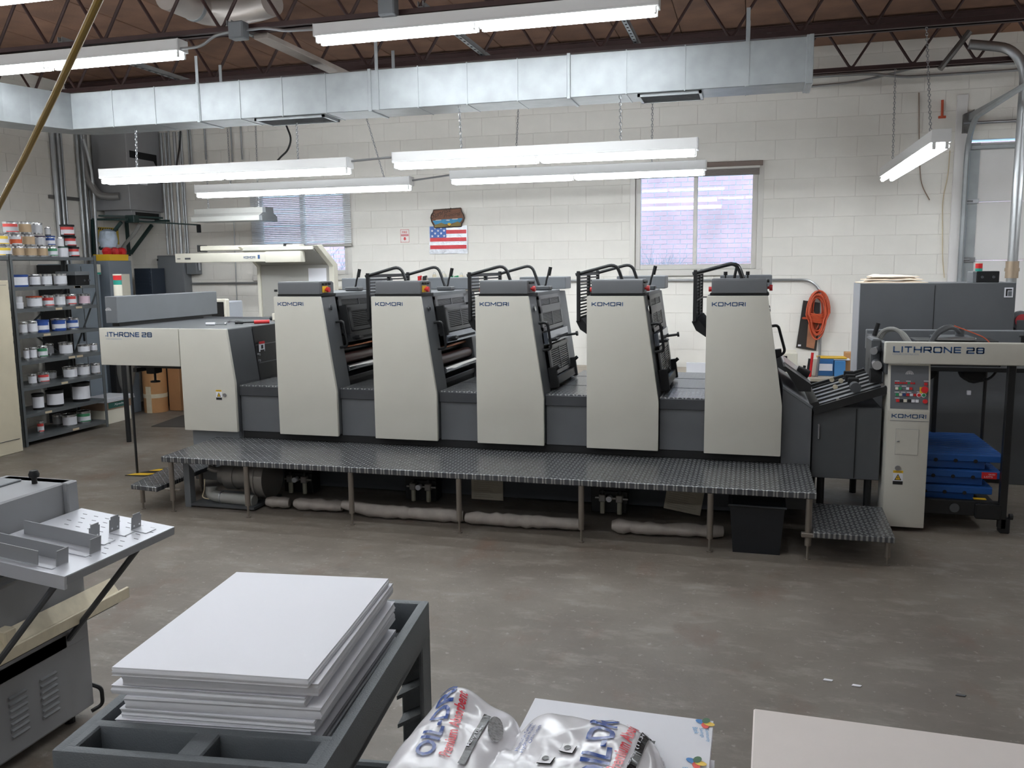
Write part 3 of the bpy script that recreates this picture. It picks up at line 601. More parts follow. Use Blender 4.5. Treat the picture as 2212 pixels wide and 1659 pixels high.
for i, x in enumerate(XT):
    t = thing('printing_tower', UL[i], 'press unit', (x+.25, 6.5, .47), 'five printing towers of the press')
    G().prism(off(PROF, x), 'y', YP, YP+.03, .006, 2).out('cover_panel', m_panel, t)
    G().prism(off([(.004, .475), (.497, .475), (.497, .815), (.387, 1.546), (.004, 1.546)], x), 'y', YP+.031, 6.16, .003).out('near_frame', m_grey, t)
    G().prism(off([(.004, .475), (.497, .475), (.497, .815), (.387, 1.546), (.004, 1.546)], x), 'y', 6.93, 7.2, .003).out('far_frame', m_mid if i > 1 else m_grey, t)
    opened = i < 2
    core = [(.03, .76), (.46, .76), (.46, .86), (.24, .90), (.22, 1.19), (.40, 1.24), (.37, 1.53), (.03, 1.53)] if opened else [(.03, .76), (.485, .76), (.485, .82), (.378, 1.53), (.03, 1.53)]
    G().prism(off(core, x), 'y', 6.161, 6.929).out('core', m_black if i < 4 else m_grey, t)
    G().box(x+.02, x+.40, 6.161, 6.929, 1.531, 1.565, .004).out('top_cover', m_mid, t)
    g = G(); g.strokes('KOMORI', (x+.035, YP-.0012, 1.474), (1, 0, 0), (0, 0, .0275), .218); g.out('lettering', m_blue, t, 'blue wide lettering', smooth=False, norm=False)
    # control box on top of the near frame
    cb = G().prism([(YP+.02, 1.56), (6.15, 1.56), (6.15, 1.645), (6.12, 1.656), (YP+.03, 1.656), (YP+.02, 1.645)], 'x', x+.03, x+.385, .003).out('control_box', m_grey, t)
    G().box(x+.02, x+.40, YP+.03, 6.15, 1.545, 1.561).out('box_plinth', m_matblack, cb, smooth=False)
    G().cyl((x+.03, 6.0, 1.585), (x+.008, 6.0, 1.585), .017, 14).out('stop_button', m_red, cb)
    G().box(x+.384, x+.389, 5.96, 6.05, 1.57, 1.62, .002).out('yellow_plate', m_yellow if opened else m_grey, cb)
    G().cyl((x+.388, 6.005, 1.593), (x+.402, 6.005, 1.593), .009, 10).cyl((x+.402, 6.005, 1.593), (x+.422, 6.005, 1.593), .020, 16).out('stop_button', m_red, cb)
    for yb in (5.97, 6.02, 6.07): G().cyl((x+.385, yb, 1.638), (x+.40, yb, 1.638), .010, 10).out('push_button', m_black, cb)
    G().box(x+.05, x+.44, 6.96, 7.19, 1.565, 1.666, .005).out('far_control_box', m_mid, t)
    # chrome lock, grab handle
    p = sp_(x, 6.04, .645, 0); G().cyl(p-NN*.002, p+NN*.006, .021, 16).out('lock', m_chrome, t)
    if i < 4:
        G().tube([sp_(x, 6.09, .53, 0), sp_(x, 6.09, .53, .065), sp_(x, 6.09, .33, .065), sp_(x, 6.09, .33, 0)], .010, 8, .03).out('grab_handle', m_black, t)
        G().tube([(x+.33, 6.60, 1.56), (x+.36, 6.60, 1.61), (x+.365, 6.60, 1.65), (x+.385, 6.60, 1.70)], .008, 8, .02).out('lever', m_black, t)
        G().cyl((x+.383, 6.60, 1.68), (x+.398, 6.60, 1.745), .014, 10).out('lever_grip', m_matblack, t)
        G().box(x+.28, x+.40, 6.55, 6.66, 1.566, 1.60, .008).out('lever_bracket', m_dkgrey, t)
        guard(t, x, 6.18, 6.91, .625, .728, -.006, m_guard2 if i == 0 else m_guard, 'upper_guard', 5)
    if opened:
        # raised guard flap, roller train behind it
        b_ = guard(t, x, 6.20, 6.90, .445, .63, .055, m_guard2 if i == 0 else m_guard, 'raised_guard', 9)
        for y in (6.19, 6.905): g = G(); slab(g, x, y-.012, y+.012, .42, .65, .0, .065); g.out('guard_arm', m_black, t, smooth=False)
        g = G(); slab(g, x, 6.20, 6.90, .36, .435, .02, .045); bb = g.out('bar_cover', m_guard2 if i == 0 else m_bluebar, t, smooth=False)
        g = G(); slab(g, x, 6.24, 6.88, .375, .395, .045, .048); g.out('slot', m_matblack, bb, smooth=False)
        q = sp_(x, 6.30, .385, .045); G().cyl(q, q+NN*.04, .02, 12).cyl(q+NN*.04-Vector((0, .035, 0)), q+NN*.04+Vector((0, .035, 0)), .009, 8).out('wing_knob', m_black, bb)
        q = sp_(x, 0, .325, -.06); G().cyl((q.x, 6.18, q.z), (q.x, 6.9, q.z), .010, 10).out('copper_rod', m_copper, t)
        q = sp_(x, 0, .30, -.15); G().cyl((q.x, 6.17, q.z), (q.x, 6.92, q.z), .035, 16).out('dark_roller', m_black, t)
        q = sp_(x, 0, .235, -.06); G().cyl((q.x, 6.17, q.z), (q.x, 6.92, q.z), .042, 20).out('rubber_roller', m_roller, t)
        q = sp_(x, 0, .155, -.015); G().cyl((q.x, 6.17, q.z), (q.x, 6.92, q.z), .027, 18).out('chrome_roller', m_chrome, t)
        G().box(x+.36, x+.47, 6.165, 6.925, .862, .90, .003).out('ink_tray', m_black, t)
    elif i < 4:
        guard(t, x, 6.18, 6.91, .465, .625, -.006, m_guard, 'middle_guard', 9)
        g = G(); slab(g, x, 6.18, 6.91, .365, .452, -.002, .03); bb = g.out('bar_cover', m_bluebar, t, smooth=False)
        g = G(); slab(g, x, 6.24, 6.88, .38, .40, .03, .033); g.out('slot', m_matblack, bb, smooth=False)
        q = sp_(x, 6.26, .39, .03); G().cyl(q, q+NN*.05, .014, 12).cyl(q+NN*.05-Vector((0, .05, 0)), q+NN*.05+Vector((0, .05, 0)), .009, 8).out('wing_knob', m_black, bb)
        guard(t, x, 6.20, 6.88, .12, .35, .01, m_guard, 'lower_guard', 11)
        g = G(); slab(g, x, 6.18, 6.9, .055, .11, .01, .05); g.out('foot_bar', m_black, t, smooth=False)
        for y in (6.175, 6.89):
            g = G(); slab(g, x, y-.018, y+.018, .04, .19, .0, .06); g.out('guard_bracket', m_matblack, t, smooth=False)
            q = sp_(x, y, .17, .05); G().cyl(q, q+NN*.03+U*.02, .014, 10).out('bracket_knob', m_matblack, t)
        q = sp_(x, 6.88, .38, .03); G().cyl(q, q+NN*.07, .010, 8).cyl(q+NN*.07, q+NN*.085, .02, 10).out('clamp_knob', m_black, t)
    else:
        G().tube([sp_(x, 6.4, .50, 0), sp_(x, 6.4, .50, .05), sp_(x, 6.4, .30, .075), sp_(x, 6.4, .27, .0)], .010, 8, .03).out('grab_handle', m_black, t)
        g = G(); slab(g, x, 6.37, 6.43, .28, .33, .0, .05); g.out('handle_bracket', m_black, t, smooth=False)
        G().tube([(x+.16, 6.3, 1.57), (x+.17, 6.3, 1.66), (x+.185, 6.3, 1.74)], .010, 8, .02).out('lever', m_matblack, t)
        for xx in (.11, .26): G().cyl((x+xx, 6.25, 1.565), (x+xx, 6.25, 1.69), .005, 8).cyl((x+xx, 6.25, 1.675), (x+xx, 6.25, 1.70), .014, 10).out('thumb_screw', m_black, t)
        for xx in (.15, .21): G().cyl((x+xx, 6.2, 1.575), (x+xx, 6.2, 1.64), .028, 14).out('adjust_knob', m_dkgrey, t)
        G().box(x+.02, x+.38, 6.17, 6.3, 1.566, 1.60, .004).out('top_rail', m_black, t)
    if i >= 1:
        # swung-up slatted guard on the feeder side, held by two bent pipes
        xg = x-.085; gf = thing_part = G().box(xg-.012, xg+.012, 6.03, 6.06, 1.36, 1.715, .003).box(xg-.012, xg+.012, 6.83, 6.86, 1.36, 1.715, .003).box(xg-.012, xg+.012, 6.06, 6.83, 1.68, 1.705).box(xg-.012, xg+.012, 6.06, 6.83, 1.36, 1.39).box(xg-.012, xg+.012, 6.43, 6.46, 1.39, 1.68).out('swung_guard', m_black, t)
        g = G()
        for k in range(12): g.box(xg-.006, xg+.006, 6.06, 6.83, 1.40+k*.0235, 1.411+k*.0235)
        g.out('guard_slats', m_black, gf, kind='stuff', smooth=False)
        for y in (6.045, 6.845): G().tube([(xg-.02, y, 1.69), (xg+.27, y, 1.765), (xg+.34, y, 1.57)], .012, 8, .06).out('guard_pipe', m_black, t)
        G().prism([(xg-.02, 1.36), (xg+.02, 1.38), (x+.0, 1.30), (x-.0, 1.25), (xg+.01, 1.30)], 'y', 6.05, 6.85).out('ink_trough', m_matblack, t)
        if i >= 3: G().tube([(xg, 6.06, 1.50), (xg+.05, 6.06, 1.53), (x, 6.06, 1.53)], .006, 6).out('guard_stay', m_steel, t)
# ------------------------------------------------------------------ feeder
fd = thing('press_feeder', 'sheet feeder end of the press with overhanging white cover at the left', 'feeder', (-4.5, 6.5, 0))
G().box(-5.158, -4.402, YP, YP+.03, .985, 1.29, .006, 2).out('upper_cover', m_panel, fd)
G().prism([(-4.396, .468), (-3.91, .468), (-3.91, .86), (-3.966, 1.29), (-4.396, 1.29)], 'y', YP, YP+.03, .006, 2).out('pillar_cover', m_panel, fd)
G().prism([(-4.39, .47), (-3.915, .47), (-3.915, .86), (-3.97, 1.285), (-4.39, 1.285)], 'y', YP+.031, 6.27, .003).out('near_frame', m_dkgrey, fd)
G().prism([(-4.39, .25), (-3.915, .25), (-3.915, .86), (-3.97, 1.285), (-4.39, 1.285)], 'y', 6.28, 7.2, .003).out('body', m_black, fd)
G().box(-4.36, -3.93, 5.95, 6.26, .05, .468, .003).out('foot', m_mid, fd)
for z in (1.13, .98):
    xx = -3.97+(1.285-z)*.055/.425+.002; G().box(xx-.004, xx+.003, 6.29, 7.15, z-.003, z+.003).out('panel_seam', m_grey, fd, smooth=False)
xx = -3.94
G().box(xx, xx+.006, 6.32, 6.40, 1.07, 1.15).out('warning_label', m_white, fd, smooth=False); G().box(xx, xx+.008, 6.32, 6.40, 1.135, 1.155).out('label_band', m_red, fd, smooth=False); G().box(xx, xx+.008, 6.33, 6.39, 1.07, 1.085).out('label_band', m_black, fd, smooth=False); G().box(xx, xx+.008, 6.345, 6.375, 1.095, 1.125).out('label_mark', m_black, fd, smooth=False)
for z in (1.0, 1.05): G().cyl((xx-.01, 6.30, z), (xx+.02, 6.30, z), .011, 10).out('bolt', m_steel, fd)
G().box(-5.155, -3.972, YP+.031, 7.25, 1.262, 1.289, .003).out('feed_table', m_dkgrey, fd)
G().box(-5.10, -3.975, 7.235, 7.26, 1.29, 1.305).out('table_rail', m_steel, fd, smooth=False)
G().box(-5.15, -4.40, 7.1, 7.2, .985, 1.26, .004).out('far_cover', m_grey, fd)
G().box(-5.145, -5.10, YP+.03, 7.1, .985, 1.26).out('end_cover', m_grey, fd)
G().prism([(-5.215, 6.10), (-5.19, 6.03), (-5.10, 6.06), (-5.10, 7.47), (-5.215, 7.47)], 'z', 1.32, 1.542, .004).out('suction_head_cover', m_mid, fd)
G().box(-5.19, -5.12, 6.10, 7.4, 1.289, 1.32).out('head_base', m_black, fd, smooth=False)
def emblem(o, a, c, r, par, m_=None):
    """small globe-like maker's mark: a half ring of strokes"""
    o = Vector(o); a = Vector(a); c = Vector(c); g = G()
    for k in range(3):
        rr = r*(1-.28*k); P = [o+(a*math.cos(t)+c*math.sin(t))*rr for t in [math.pi*j/10 for j in range(11)]]; Q = [o+(a*math.cos(t)+c*math.sin(t))*(rr-r*.14) for t in [math.pi*j/10 for j in range(11)]]
        g.raw(P+Q, [(j, j+1, 12+j, 11+j) for j in range(10)])
    for k in (-.6, 0, .6): g.raw([o+a*r*(k-.09), o+a*r*(k+.09), o+a*r*(k*.8+.07)+c*r*.55, o+a*r*(k*.8-.07)+c*r*.55], [(0, 1, 2, 3)])
    g.out('emblem', m_ or mat('pale_print', (206, 206, 208), .5), par, smooth=False, norm=False)
emblem((-5.165, 6.034, 1.425), (1, .3, 0), (0, 0, 1), .024, fd)
LH = .040
g = G(); g.strokes('ITHRONE', (-5.078, YP-.0012, 1.218), (1, 0, 0), (0, 0, LH), .31); g.out('lettering', m_blue, fd, 'blue wide lettering', smooth=False, norm=False)
g = G(); g.strokes('28', (-4.745, YP-.0012, 1.218), (1, 0, 0), (0, 0, LH), .097); g.out('lettering', m_blue, fd, 'blue wide numerals', smooth=False, norm=False)
g = G(); g.raw([(-5.095, YP-.001, 1.222), (-5.086, YP-.001, 1.222), (-5.086, YP-.001, 1.23), (-5.095, YP-.001, 1.23)], [(0, 1, 2, 3)]); g.out('lettering', m_blue, fd, smooth=False, norm=False)
m_faint = mat('faint_blue_print', (150, 162, 178), .5)
G().text('KORI CORPORATION', (-5.09, YP-.001, 1.195), (.15, 0, 0), (0, 0, .011)).out('small_print', m_faint, fd, smooth=False, norm=False)
def caution(par, o, w=.052):
    """yellow strip, triangle and black strip, facing the viewer (-y)"""
    x, y, z = o; G().box(x, x+w, y-.001, y, z, z+w*1.55).out('caution_label', m_white, par, smooth=False)
    G().box(x, x+w, y-.002, y-.001, z+w*1.28, z+w*1.55).out('caution_strip', m_yellow, par, smooth=False); G().box(x, x+w, y-.002, y-.001, z, z+w*.38).out('caution_strip', m_black, par, smooth=False)
    G().text('CAUTION', (x+w*.2, y-.0025, z+w*1.34), (w*.65, 0, 0), (0, 0, w*.14)).out('caution_word', m_black, par, smooth=False, norm=False)
    G().raw([(x+w*.14, y-.002, z+w*.48), (x+w*.86, y-.002, z+w*.48), (x+w*.5, y-.002, z+w*1.18)], [(0, 1, 2)]).out('warning_triangle', m_black, par, smooth=False, norm=False)
    G().raw([(x+w*.26, y-.0025, z+w*.55), (x+w*.74, y-.0025, z+w*.55), (x+w*.5, y-.0025, z+w*1.05)], [(0, 1, 2)]).out('warning_triangle', m_yellow, par, smooth=False, norm=False)
    G().raw([(x+w*.52, y-.003, z+w*.92), (x+w*.42, y-.003, z+w*.74), (x+w*.49, y-.003, z+w*.74), (x+w*.46, y-.003, z+w*.6), (x+w*.58, y-.003, z+w*.78), (x+w*.51, y-.003, z+w*.78)], [(0, 1, 2, 3, 4, 5)]).out('bolt_mark', m_black, par, smooth=False, norm=False)
caution(fd, (-4.085, YP, .725)); G().cyl((-4.005, YP+.005, .765), (-4.005, YP-.008, .765), .015, 14).out('cover_lock', m_steel, fd)
# pile lift gear below the feed table
G().box(-5.12, -5.06, 6.12, 6.17, 0, .985, .0).out('guide_post', m_black, fd) if False else G().cyl((-5.105, 6.17, .004), (-5.105, 6.17, .985), .011, 10).out('guide_post', m_black, fd)
G().box(-5.13, -5.07, 7.0, 7.06, 0, 1.26, .003).out('guide_post', m_black, fd)
G().box(-5.06, -4.40, 6.40, 6.45, .90, .935, .004).box(-5.06, -5.02, 6.15, 6.98, .895, .93, .003).box(-4.98, -4.40, 6.10, 6.14, .945, .97, .003).out('lift_bars', m_black, fd)
G().cyl((-4.92, 6.25, .80), (-4.92, 6.25, .95), .010, 8).cyl((-4.92, 6.25, .80), (-4.92, 6.25, .812), .04, 14).cyl((-4.98, 6.3, .87), (-4.98, 6.3, .885), .05, 14).box(-4.97, -4.88, 6.2, 6.3, .88, .96, .006).out('sucker_foot', m_matblack, fd)
G().box(-4.46, -4.41, 6.38, 6.47, .86, .97, .005).out('lift_end', m_matblack, fd)
ps = thing('floor_plate', 'yellow and black striped plate under the feeder guide rod', 'plate', (-5.02, 6.2, 0))
G().prism([(-5.16, 6.08), (-4.98, 6.10), (-4.62, 6.78), (-4.80, 6.80)], 'z', .0, .006).out('plate', m_black, ps, smooth=False)
for k in range(4):
    t0 = k/4+.02; a = Vector((-5.16, 6.08)); b = Vector((-4.98, 6.10)); d = Vector((.36, .70)); 
    q = [a+d*t0, b+d*(t0+.02), b+d*(t0+.13), a+d*(t0+.11)]; G().prism([tuple(v) for v in q], 'z', .006, .0075).out('stripe', m_yellow, ps, smooth=False)
# signal lamp and carton beyond the feeder
sg = thing('signal_lamp', 'red over green signal lamp on a cream stem at the feeder', 'signal lamp', (-5.6, 7.35, 1.3)); q0, q1 = PY(245, 590, 7.35), PY(260, 590, 7.35); xc, rr = (q0.x+q1.x)/2, (q1.x-q0.x)/2
z = [PY(252, v, 7.35).z for v in (592, 595, 605, 615, 640)]
G().cyl((xc, 7.35, z[1]), (xc, 7.35, z[0]), rr, 16).out('cap', m_cream, sg); G().cyl((xc, 7.35, z[2]), (xc, 7.35, z[1]), rr*.97, 16).out('red_lens', m_red, sg)
G().cyl((xc, 7.35, z[3]), (xc, 7.35, z[2]), rr*.97, 16).out('green_lens', m_teal, sg); G().cyl((xc, 7.35, 1.0), (xc, 7.35, z[3]), rr, 16).out('stem', m_cream, sg); G().cyl((xc, 7.35, 0), (xc, 7.35, 1.0), rr*.6, 12).out('stand', m_black, sg)
# tools lying on the feed table
def tool(name, label, p0, p1, r, m1, m2, z=1.289):
    t = thing(name, label, 'tool', (*((Vector(p0)+Vector(p1))/2), z), 'tools on the feed table'); a = Vector((*p0, z+r+.0005)); b = Vector((*p1, z+r+.0005)); mid = a+(b-a)*.45
    G().cyl(a, mid, r, 10).out('handle', m1, t); G().cyl(mid, b, r*.45, 8).out('shank', m2, t); G().cyl(b-(b-a)*.08, b, r*.8, 6).out('tip', m2, t)
tool('screwdriver', 'red-handled tool at the right edge of the feed table', (-4.0, 6.60), (-4.22, 6.42), .016, m_red, m_black)
tool('brush', 'tool with black handle behind the red one', (-4.24, 7.02), (-4.0, 7.0), .017, m_black, m_white); tool('spanner', 'white-headed spanner on the feed table', (-4.42, 6.30), (-4.25, 6.34), .012, m_white, m_steel)
tool('pliers', 'black pliers lying left of the red-handled tool', (-4.2, 6.5), (-4.42, 6.62), .012, m_matblack, m_steel)
G().box(-4.14, -4.10, 6.88, 6.93, 1.289, 1.36, .004).box(-4.085, -4.06, 6.88, 6.93, 1.289, 1.35, .004).box(-4.14, -4.06, 6.88, 6.93, 1.289, 1.30).out('clip_block', m_cream, None, 'small cream clip standing on the feed table', 'clip', at=(-4.1, 6.9, 1.289))
# ------------------------------------------------------------------ walkway
wk = thing('walkway', 'long tread-plate walkway on thin legs along the front of the press', 'walkway', (-1.9, 5.6, 0))
G().prism([(-4.10, 5.21), (.41, 5.21), (.41, 5.972), (-4.14, 5.972)], 'z', .372, .412, .004).out('tread_deck', m_tread, wk)
m_leg = mat('zinc_leg', (132, 124, 116), .4, .6)
for x in (-4.03, -3.41, -2.60, -1.82, -1.0, -.2, .37):
    l_ = G().cyl((x, 5.225, .085), (x, 5.225, .372), .019, 12, .019).out('leg', m_leg, wk)
    G().cyl((x, 5.225, .0), (x, 5.225, .09), .008, 8).cyl((x, 5.225, 0), (x, 5.225, .008), .018, 10).out('foot_bolt', m_leg, l_)
def step(name, label, poly, z, legs):
    t = thing(name, label, 'step', (*poly[0], 0)); G().prism(poly, 'z', z-.035, z, .004).out('tread_deck', m_tread, t)
    for x, y in legs:
        l_ = G().cyl((x, y, .05), (x, y, z-.035), .017, 10).out('leg', m_leg, t); G().cyl((x, y, 0), (x, y, .06), .007, 8).cyl((x, y, 0), (x, y, .006), .016, 10).out('foot_bolt', m_leg, l_)
    return t
step('step', 'small low tread-plate step at the feeder end of the walkway', [(-4.37, 5.20), (-4.12, 5.17), (-4.16, 5.95), (-4.52, 6.0)], .19, [(-4.30, 5.235), (-4.2, 5.8)])
s2 = step('step', 'low tread-plate step at the delivery end of the walkway', [(.395, 5.17), (.84, 5.17), (.86, 5.83), (.395, 5.83)], .185, [(.81, 5.22), (.80, 5.75), (.44, 5.75)])
G().box(.33, .41, 5.20, 5.24, .14, .165, .003).out('tie_bar', m_leg, s2)
G().box(-4.10, -3.97, 5.225, 5.255, .155, .17, .003).out('step_tie', m_leg, None, 'small bar clamped to the first walkway leg', 'bar', at=(-4.03, 5.24, .155))
# things under the walkway
bw = thing('vacuum_blower', 'silver side-channel blower in a steel frame under the walkway', 'pump', (-3.75, 5.55, 0))
m_cast = mat('cast_aluminium', (150, 147, 144), .4, .6, .08, 12)
G().prism([(5.36, 0), (5.36, .33), (5.42, .26), (5.42, 0)], 'x', -4.03, -3.98).out('frame_post', m_mid, bw); G().box(-3.98, -3.45, 5.36, 5.75, .012, .03).out('frame_base', m_dkgrey, bw, smooth=False)
G().cyl((-3.72, 5.6, .20), (-3.50, 5.6, .20), .10, 22).out('motor', m_cast, bw); G().cyl((-3.80, 5.6, .20), (-3.715, 5.6, .20), .108, 22).out('motor_band', m_cast, bw)
G().cyl((-3.86, 5.6, .20), (-3.80, 5.6, .20), .075, 18).out('motor_end', m_cast, bw); G().cyl((-3.50, 5.58, .20), (-3.42, 5.58, .20), .155, 28).cyl((-3.505, 5.58, .2), (-3.49, 5.58, .2), .162, 28).out('impeller_housing', m_cast, bw)
G().tube([(-3.86, 5.45, .14), (-3.86, 5.44, .085), (-3.78, 5.43, .07), (-3.48, 5.42, .065)], .042, 14, .06).out('silencer', m_hose, bw); G().cyl((-3.765, 5.43, .07), (-3.755, 5.43, .07), .046, 14).out('hose_clamp', m_steel, bw)
G().tube([(-3.83, 5.6, .26), (-3.88, 5.55, .24), (-3.93, 5.52, .27)], .022, 10, .03).out('inlet', m_cast, bw); G().box(-3.66, -3.58, 5.55, 5.66, .28, .34, .006).out('terminal_box', m_mid, bw)
G().tube([(-3.95, 5.5, .18), (-3.90, 5.42, .12), (-3.93, 5.42, .06), (-3.83, 5.42, .05)], .004, 6, .04).out('wire', mat('pale_cable', (206, 190, 160), .6), bw)
def filt(x, z, label):
    y = 5.80; t = thing('air_regulator', label, 'regulator', (x, y, z), 'air regulators under the walkway')
    G().box(x-.09, x+.16, y+.06, y+.18, z-.12, z+.20, .004).out('back_plate', m_black, t)
    for dx in (0, .12):
        G().box(x+dx-.024, x+dx+.024, y-.02, y+.03, z-.025, z+.03, .006).out('regulator_body', m_cast, t); G().cyl((x+dx, y+.005, z-.11), (x+dx, y+.005, z-.025), .017, 12).out('filter_bowl', mat('cloudy_bowl', (178, 176, 160), .3), t)
        G().cyl((x+dx, y+.005, z+.03), (x+dx, y+.005, z+.055), .012, 10).out('top_knob', m_black, t)
    G().cyl((x+.05, y-.03, z), (x+.05, y+.02, z), .020, 16).out('gauge', m_white, t); G().cyl((x-.05, y, z), (x+.18, y, z), .008, 8).out('connector', m_cast, t)
    G().box(x-.03, x+.17, y+.03, y+.06, z-.04, z+.04).out('mount', m_black, t, smooth=False)
filt(-3.40, .14, 'air regulator pair beside the blower'); filt(-2.38, .14, 'air regulator pair under the second tower'); filt(-.96, .14, 'air regulator pair near the fifth walkway leg')
def lag(pts, label, seed):
    rnd = random.Random(seed); P = []; R = []
    for a, b in zip(pts, pts[1:]):
        a = Vector(a); b = Vector(b); n = max(2, int((b-a).length/.04))
        for k in range(n): P.append(a+(b-a)*k/n+Vector((0, rnd.uniform(-.006, .006), rnd.uniform(-.003, .003)))); R.append(rnd.uniform(.036, .05))
    P.append(Vector(pts[-1])); R.append(.035); R[0] = .03
    G().tube(P, R, 12).out('lagged_hose', mat('wrapped_grey_cloth', (158, 150, 144), .75, 0, .12, 14), None, label, 'hose', 'wrapped hoses on the floor under the walkway', at=tuple(P[0]))
lag([(-3.40, 5.46, .052), (-3.22, 5.47, .052)], 'short cloth-wrapped hose next to the blower', 1); lag([(-3.17, 5.46, .052), (-2.80, 5.48, .052)], 'cloth-wrapped hose between the second and third walkway legs', 2)
lag([(-2.78, 5.45, .075), (-2.55, 5.42, .053), (-2.0, 5.43, .052), (-1.86, 5.44, .052)], 'long cloth-wrapped hose around the third walkway leg', 3); lag([(-1.84, 5.42, .052), (-1.45, 5.42, .052), (-1.04, 5.44, .052)], 'cloth-wrapped hose under the paper notices', 4); lag([(-.84, 5.46, .052), (-.55, 5.45, .052), (-.13, 5.50, .052)], 'cloth-wrapped hose ending beside the black bin', 5)
for (u0, v0, u1, v1, tilt, lb) in ((1018, 1036, 1087, 1080, 0, 'square yellowed notice hanging on the press skirt'), (1440, 1060, 1520, 1100, 9, 'tilted yellowed notice on the press skirt near the bin')):
    a, b = PY(u0, v0, 5.97), PY(u1, v1, 5.97); c = (a+b)/2; w, h = b.x-a.x, .20
    M = Matrix.Translation((c.x, 5.972, .165)) @ Matrix.Rotation(math.radians(tilt), 4, 'Y')
    t = thing('notice_sheet', lb, 'notice', (c.x, 5.972, .03)); G().box(-w/2, w/2, -.002, .002, -h/2-.04, h/2-.03, M=M).out('sheet', mat('yellowed_paper', (188, 180, 164), .7, 0, .08, 9), t, smooth=False)
    g = G()
    for k in range(9): g.box(-w*.42, w*(.1+.3*random.random()), -.003, -.0019, -.12+k*.016, -.118+k*.016, M=M)
    g.out('print_lines', mat('faint_print', (140, 132, 120), .8), t, kind='stuff', smooth=False)
# black bin
bn = thing('waste_bin', 'black plastic bin standing under the walkway end', 'bin', (.075, 5.37, 0))
def hollow(g, x0, x1, y0, y1, z0, z1, tap, th):
    xm, ym = (x0+x1)/2, (y0+y1)/2
    def ring(k, z, o): return [((xm+(x-xm)*k+o*(1 if x > xm else -1)), (ym+(y-ym)*k+o*(1 if y > ym else -1)), z) for x, y in ((x0, y0), (x1, y0), (x1, y1), (x0, y1))]
    vs = ring(tap, z0, 0)+ring(1, z1, 0)+ring(1, z1, -th)+ring(tap, z0+th, -th); fs = [(0, 1, 2, 3), (15, 14, 13, 12)]
    for L_ in range(3): fs += [(4*L_+i, 4*L_+(i+1) % 4, 4*L_+4+(i+1) % 4, 4*L_+4+i) for i in range(4)]
    return g.raw(vs, fs)
hollow(G(), -.085, .235, 5.24, 5.50, 0, .305, .86, .006).out('body', mat('black_bin_plastic', (24, 27, 32), .3), bn)
g = G().tube([(-.09, 5.235, .30), (.24, 5.235, .30), (.24, 5.505, .30), (-.09, 5.505, .30)], .009, 8, closed=True).out('rim', mat('black_bin_plastic', (24, 27, 32), .3), bn)
# ================================================================== delivery end of the press
dv = thing('press_delivery', 'delivery end of the press with control console and overhead white beam', 'delivery', (1.3, 6.4, 0))
G().prism([(.228, .92), (.42, .79), (.42, .09), (.228, .09)], 'y', 5.985, 7.1, .003).out('slope_cover', m_grey, dv)
G().prism([(.23, .935), (.425, .805), (.42, .79), (.228, .92)], 'y', 5.98, 7.1).out('slope_edge', m_mid, dv)
G().box(.43, .86, 6.03, 7.0, .31, .80, .004).out('low_cabinet', m_dkgrey, dv); G().cyl((.47, 6.02, .58), (.47, 6.02, .68), .007, 8).out('cabinet_pull', m_steel, dv)
G().box(.70, .706, 6.024, 6.031, .32, .79).out('cabinet_seam', m_matblack, dv, smooth=False)
for x, y in ((.5, 6.1), (.8, 6.1), (.5, 6.9), (.8, 6.9)): G().cyl((x, y, 0), (x, y, .31), .025, 10).out('cabinet_foot', m_black, dv)
# inclined sheet rack
RA = Vector((.44, 0, .80)); RD = Vector((.44, 0, .155)).normalized(); RN = Vector((-RD.z, 0, RD.x))
def rk(g, s0, s1, y0, y1, n0, n1):
    P = [RA+RD*s+RN*n+Vector((0, y, 0)) for y in (y0, y1) for s, n in ((s0, n0), (s1, n0), (s1, n1), (s0, n1))]
    return g.raw(P, [(0, 1, 2, 3), (7, 6, 5, 4), (0, 4, 5, 1), (1, 5, 6, 2), (2, 6, 7, 3), (3, 7, 4, 0)])
rack = rk(G(), -.02, .46, 5.99, 6.02, -.05, .0).out('rack_rail', m_black, dv, smooth=False); rk(G(), -.02, .46, 6.95, 6.98, -.04, .01).out('rack_rail', m_black, dv, smooth=False)
rk(G(), 0, .45, 6.02, 6.95, -.02, -.012).out('rack_plate', mat('bright_plate', (205, 205, 208), .35, .4), dv, smooth=False)
for k in range(6): y = 6.06+k*.16; rk(G(), -.01, .45, y, y+.016, -.012, .001).out('rack_bar', m_black, dv, smooth=False)
rk(G(), .14, .16, 5.985, 6.0, -.0, .012).out('rail_rod', m_chrome, dv, smooth=False)
rk(G(), -.05, .03, 6.0, 6.96, .0, .03).out('rack_head', m_black, dv, smooth=False); rk(G(), .43, .45, 6.02, 6.95, .0, .02).out('rack_cross_rod', m_chrome, dv, smooth=False)
for k, (s, y) in enumerate(((.30, 6.42), (.30, 6.62), (.31, 6.80))):
    q = RA+RD*s+Vector((0, y, 0))+RN*.03; G().box(q.x-.03, q.x+.04, y-.025, y+.025, q.z-.03, q.z+.02, .006).out('slide_block', m_matblack, dv)
    q = q-RD*(.06 if k % 2 else .12); G().cyl((q.x, y-.010, q.z-.008), (q.x, y+.010, q.z-.008), .017, 14).out('press_wheel', m_wood, dv)
G().cyl((.70, 6.10, .92), (.70, 6.18, .92), .035, 16).out('drive_drum', m_dkgrey, dv)
G().prism([(.235, 1.05), (.25, 1.05), (.42, .93), (.42, .88), (.34, .88)], 'y', 6.15, 6.9).out('sheet_chute', m_black, dv); G().prism([(.24, 1.055), (.25, 1.06), (.43, .925), (.41, .915)], 'y', 6.35, 6.85).out('chute_plate', m_steel, dv)
